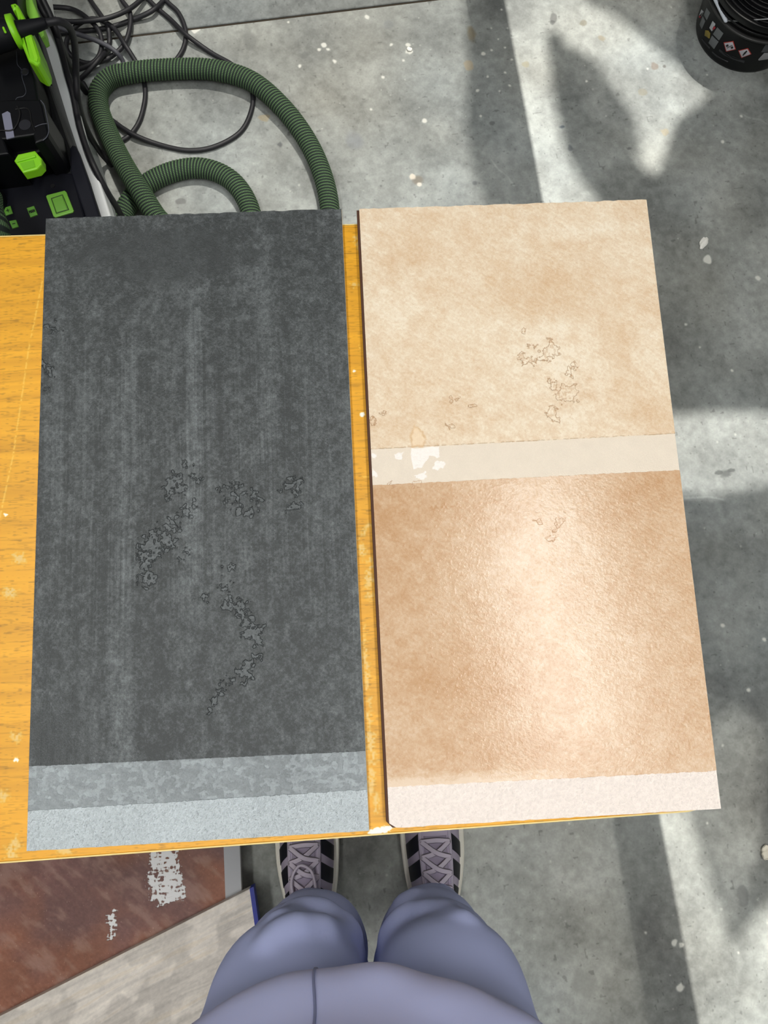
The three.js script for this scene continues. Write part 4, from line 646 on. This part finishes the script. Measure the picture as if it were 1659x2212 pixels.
    for (const side of [0, 1]) {
      const A = (v) => side ? Math.PI - v : v;
      for (const s0 of [0.34, 0.47, 0.6]) part(up, 'stripe', patch((u, v) => s0 + 0.085 * u + mix(0.075, -0.02, v), (u, v) => A(mix(0.1, 0.98, v)), 8, 12, 0.0012), navy, 'navy side stripe');
      part(up, 'eyelet_strip', patch((u) => mix(0.3, 0.74, u), (u, v) => A(mix(0.98, 1.13, v)), 26, 5, 0.0022), std(0xc0b7ca, 0.8));
    }
    part(up, 'tongue', patch((u) => mix(0.33, 0.8, u), (u, v) => mix(1.2, Math.PI - 1.2, v), 18, 10, 0.0012), mauveDark, 'darker mauve tongue');
    const line = (pts, r) => { const c = curve(pts.map(([s, a, l]) => S(s, a, l))); return c; };
    const ribbon = (pts, w = 0.0046) => { const c = line(pts), n = 28, P = [], I = []; for (let i = 0; i <= n; i++) { const q = c.getPoint(i / n), tg = c.getTangent(i / n), sd = V(tg.z, 0, -tg.x).normalize().multiplyScalar(w); for (const [k, h] of [[-1, 0], [-0.6, 0.0016], [0.6, 0.0016], [1, 0], [0, -0.001]]) P.push(q.x + sd.x * k, q.y + h, q.z + sd.z * k); } for (let i = 0; i < n; i++) for (let k = 0; k < 5; k++) { const a = i * 5 + k, b = i * 5 + (k + 1) % 5; I.push(a, b, a + 5, b, b + 5, a + 5); } const g = new THREE.BufferGeometry(); g.setAttribute('position', new THREE.Float32BufferAttribute(P, 3)); g.setIndex(I); g.computeVertexNormals(); return put(g); };
    const rows = [0.36, 0.44, 0.52, 0.6, 0.68];
    part(up, 'lace', ribbon([[rows[0], 1.12, 0.003], [rows[0] - 0.012, Math.PI / 2, 0.005], [rows[0], Math.PI - 1.12, 0.003]]), laceM, 'flat mauve lace');
    for (let i = 0; i < 4; i++) { part(up, 'lace', ribbon([[rows[i], 1.12, 0.003], [rows[i] + 0.05, Math.PI / 2, 0.005], [rows[i + 1], Math.PI - 1.12, 0.003]]), laceM); part(up, 'lace', ribbon([[rows[i], Math.PI - 1.12, 0.0035], [rows[i] + 0.05, Math.PI / 2, 0.0068], [rows[i + 1], 1.12, 0.0035]]), laceM); }
    for (const s of rows) for (const a of [1.12, Math.PI - 1.12]) { const q = S(s, a, 0.003).applyMatrix4(M); part(up, 'eyelet', new THREE.TorusGeometry(0.003, 0.0011, 6, 14).rotateX(Math.PI / 2).translate(q.x, q.y, q.z), std(0xb3abb8, 0.6)); }
    if (tongueLoop) part(up, 'lace_loop', put(new THREE.TubeGeometry(new THREE.CatmullRomCurve3([[0.64, 1.3, 0.006], [0.56, 1.28, 0.012], [0.47, 1.42, 0.015], [0.44, 1.62, 0.015], [0.5, 1.84, 0.014], [0.6, 1.84, 0.01], [0.66, 1.6, 0.007]].map((a) => S(...a)), true), 60, 0.0024, 8, true)), laceM, 'round lace bow loop');
  }
  shoe(664, 1862, 0.035, 1, 'mauve trainer with cream sole and a lace bow', true);
  shoe(937, 1852, -0.02, -1, 'mauve trainer with cream sole and crossed laces', false);
}
/* ------------------------------------------------------------------ boards stacked in front of the table */
{
  const yB = 0.06;
  const r1 = at(516, 1760, yB), r2 = at(523, 1940, yB), d = r2.clone().sub(r1).normalize(), n = V(-d.z, 0, d.x); if (n.x > 0) n.negate();
  const base = r1.clone().addScaledVector(d, -0.12), LEN = 0.95, WID = 0.62;
  const P = (u, v) => { const p = base.clone().addScaledVector(n, u * LEN).addScaledVector(d, v * WID); return [p.x, p.z]; };
  const W = 1536, H = 1024, inv = (x, y, h = yB) => { const p = at(x, y, h).sub(base); return [p.dot(n) / LEN * W, p.dot(d) / WID * H]; };
  const setUV = (g) => { const p = g.attributes.position, uv = new Float32Array(p.count * 2); for (let i = 0; i < p.count; i++) { const q = V(p.getX(i), 0, p.getZ(i)).sub(V(base.x, 0, base.z)); uv[2 * i] = q.dot(n) / LEN; uv[2 * i + 1] = 1 - q.dot(d) / WID; } g.setAttribute('uv', new THREE.BufferAttribute(uv, 2)); return g; };
  const splat = polyField(W, H, [jag([[330, 1800], [378, 1800], [380, 1850], [393, 1895], [398, 1940], [378, 1945], [350, 1952], [328, 1945], [322, 1890], [330, 1850]].map(([x, y]) => inv(x, y)), 5, 9), jag([[238, 1972], [246, 1968], [246, 2000], [244, 2026], [236, 2030], [235, 2000]].map(([x, y]) => inv(x, y)), 3, 3)], 14);
  const bump = new Float32Array(W * H);
  const map = tex(W, H, (x, y) => {
    const i = y * W + x, big = fbm(x / 170 + 4, y / 150, 4), mid = fbm(x / 50 + 60, y / 40 + 7, 4), fine = fbm(x / 7, y / 7, 3), drag = fbm((x - y) / 90, (x + y) / 22, 3);
    const rust = sstep(0.4, 0.62, fbm(x / 240 + 90, y / 200 + 5, 3)), pale = sstep(0.5, 0.78, mid * 0.6 + drag * 0.5);
    let k = 0.95 + 0.3 * (big - 0.5) + 0.16 * (fine - 0.5);
    let r = mix(128, 148, rust) * k, g = mix(92, 97, rust) * k, b = mix(87, 76, rust) * k;
    r = mix(r, 172, pale * 0.55); g = mix(g, 140, pale * 0.55); b = mix(b, 128, pale * 0.55);
    if (noise(x / 2.1 + 9, y / 3.4) > 0.965) { r += 50; g += 54; b += 52; }
    const F = splat[i]; bump[i] = 0.3 + 0.1 * fine;
    if (F > -12) { const s = fbm(x / 16 + 30, y / 5, 3), s2 = fbm(x / 5 + 90, y / 13 + 4, 3), m = sstep(-2, 2, Math.min(F, 7) + 30 * (s - 0.5) + 26 * (s2 - 0.53)); r = mix(r, 238, m); g = mix(g, 239, m); b = mix(b, 240, m); bump[i] = mix(bump[i], 0.6 + 0.4 * s, m); }
    return [r, g, b];
  });
  const bmp = tex(W, H, (x, y) => bump[y * W + x], false);
  for (const v of [0.2, 0.8]) single('timber_batten', v < 0.5 ? 'pale timber batten under the far side of the red-brown board' : 'pale timber batten under the near side of the red-brown board', 'batten', prism([P(0.03, v - 0.04), P(0.97, v - 0.04), P(0.97, v + 0.04), P(0.03, v + 0.04)], 0, yB - 0.012, 0.002), std(0xb89a6a, 0.8), 'battens under the lower boards');
  const t = thing('sample_board', 'red-brown stained sample board with white plaster smears beneath the table edge', 'sample board', [P(0.5, 0.5)[0], yB - 0.012, P(0.5, 0.5)[1]]);
  part(t, 'backing_board', prism([P(0, 0), P(1, 0), P(1, 1), P(0, 1)], yB - 0.012, yB - 0.001, 0.0005, 1), std(0x8f8f8c, 0.8));
  const e = 0.029 / LEN;
  part(t, 'stained_coat', setUV(prism([P(e, 0.001), P(0.999, 0.001), P(0.999, 0.999), P(e, 0.999)], yB - 0.001, yB)), std(0xffffff, 0.6, { map, bumpMap: bmp, bumpScale: 0.003 }), 'red-brown stained coat');
  const strip = tex(128, 512, (x, y) => { const k = 0.92 + 0.25 * (fbm(x / 30, y / 60, 4) - 0.5) + 0.1 * (noise(x / 2, y / 2) - 0.5); return [150 * k, 152 * k, 156 * k]; });
  part(t, 'bare_strip', prism([P(0.001, 0.001), P(e, 0.001), P(e, 0.999), P(0.001, 0.999)], yB - 0.001, yB - 0.0003), std(0xb0b2b6, 0.7), 'bare grey edge strip');
  // whitewashed plank across it
  const y0 = yB, y1 = yB + 0.018, a = at(547, 1916, y1), b = at(-20, 2205, y1), u = b.clone().sub(a).normalize(), w = at(558, 1994, y1).sub(a); const wd = w.clone().addScaledVector(u, -w.dot(u)).normalize(), PW = 0.2, PL = 0.85;
  const skew = w.clone().normalize(); const Q = (f, g) => { const p = a.clone().addScaledVector(u, f * PL).addScaledVector(skew, g * PW); return [p.x, p.z]; };
  const TW = 1536, TH = 320, wash = tex(TW, TH, (x, y) => {
    const s = fbm(x / 260, y / 9 + 3 * fbm(x / 200, y / 60, 2), 4), sw = fbm(x / 120 + 9, y / 46, 4), f = fbm(x / 8, y / 5, 3), pat = sstep(0.5, 0.64, fbm(x / 90 + 40, y / 70 + 3, 3));
    let k = 0.93 + 0.26 * (s - 0.5) + 0.2 * (sw - 0.5) + 0.1 * (f - 0.5) + 0.1 * pat; const br = sstep(0.55, 0.75, s) * 0.5;
    return [mix(222, 194, br) * k, mix(215, 182, br) * k, mix(206, 164, br) * k];
  });
  const setUV2 = (g) => { const p = g.attributes.position, uv = new Float32Array(p.count * 2), den = 1 - u.dot(skew) ** 2; for (let i = 0; i < p.count; i++) { const q = V(p.getX(i) - a.x, 0, p.getZ(i) - a.z), qu = q.dot(u), qs = q.dot(skew), c = u.dot(skew); uv[2 * i] = (qu - c * qs) / den / PL; uv[2 * i + 1] = 1 - (qs - c * qu) / den / PW; } g.setAttribute('uv', new THREE.BufferAttribute(uv, 2)); return g; };
  const pl = thing('whitewashed_plank', 'whitewashed plank with blue taped end across the red-brown board', 'plank', [Q(0.5, 0.5)[0], y0, Q(0.5, 0.5)[1]]);
  part(pl, 'plank', setUV2(prism([Q(0.006, 0), Q(1, 0), Q(1, 1), Q(0.006, 1)], y0 + 0.0004, y1, 0.0006, 1)), std(0xffffff, 0.65, { map: wash }));
  part(pl, 'blue_tape', prism([Q(-0.001, -0.002), Q(0.008, -0.002), Q(0.008, 1.002), Q(-0.001, 1.002)], y0 + 0.0004, y1 + 0.0004), std(0x16268c, 0.5), 'dark blue tape');
}
/* loose plaster crumbs on the floor */
{
  const crumb = (label, x, y, r, s, c) => { const g = new THREE.IcosahedronGeometry(r, 2), p = g.attributes.position; for (let i = 0; i < p.count; i++) { const k = 0.75 + 0.5 * noise(p.getX(i) * 300 + x, p.getZ(i) * 300 + p.getY(i) * 200 + y); p.setXYZ(i, p.getX(i) * k * s[0], p.getY(i) * k * s[1], p.getZ(i) * k * s[2]); } g.computeVertexNormals(); const q = at(x, y, 0); g.rotateY(-0.5); g.computeBoundingBox(); g.translate(q.x, -g.boundingBox.min.y, q.z); single('plaster_crumb', label, 'crumb', g, std(c, 0.85)); };
  crumb('elongated white plaster crumb on the shaded floor beside the beige board', 1519, 526, 0.009, [0.9, 0.45, 1.7], 0xf0efe8);
  crumb('rough pale plaster lump on the sunlit floor beyond the table corner', 1655, 1840, 0.013, [1, 0.5, 1.1], 0xcfcabb);
  crumb('small white plaster crumb on the floor beyond the hose', 884, 108, 0.005, [1.2, 0.5, 1], 0xf2f2ec);
}
renderer.render(scene, camera);
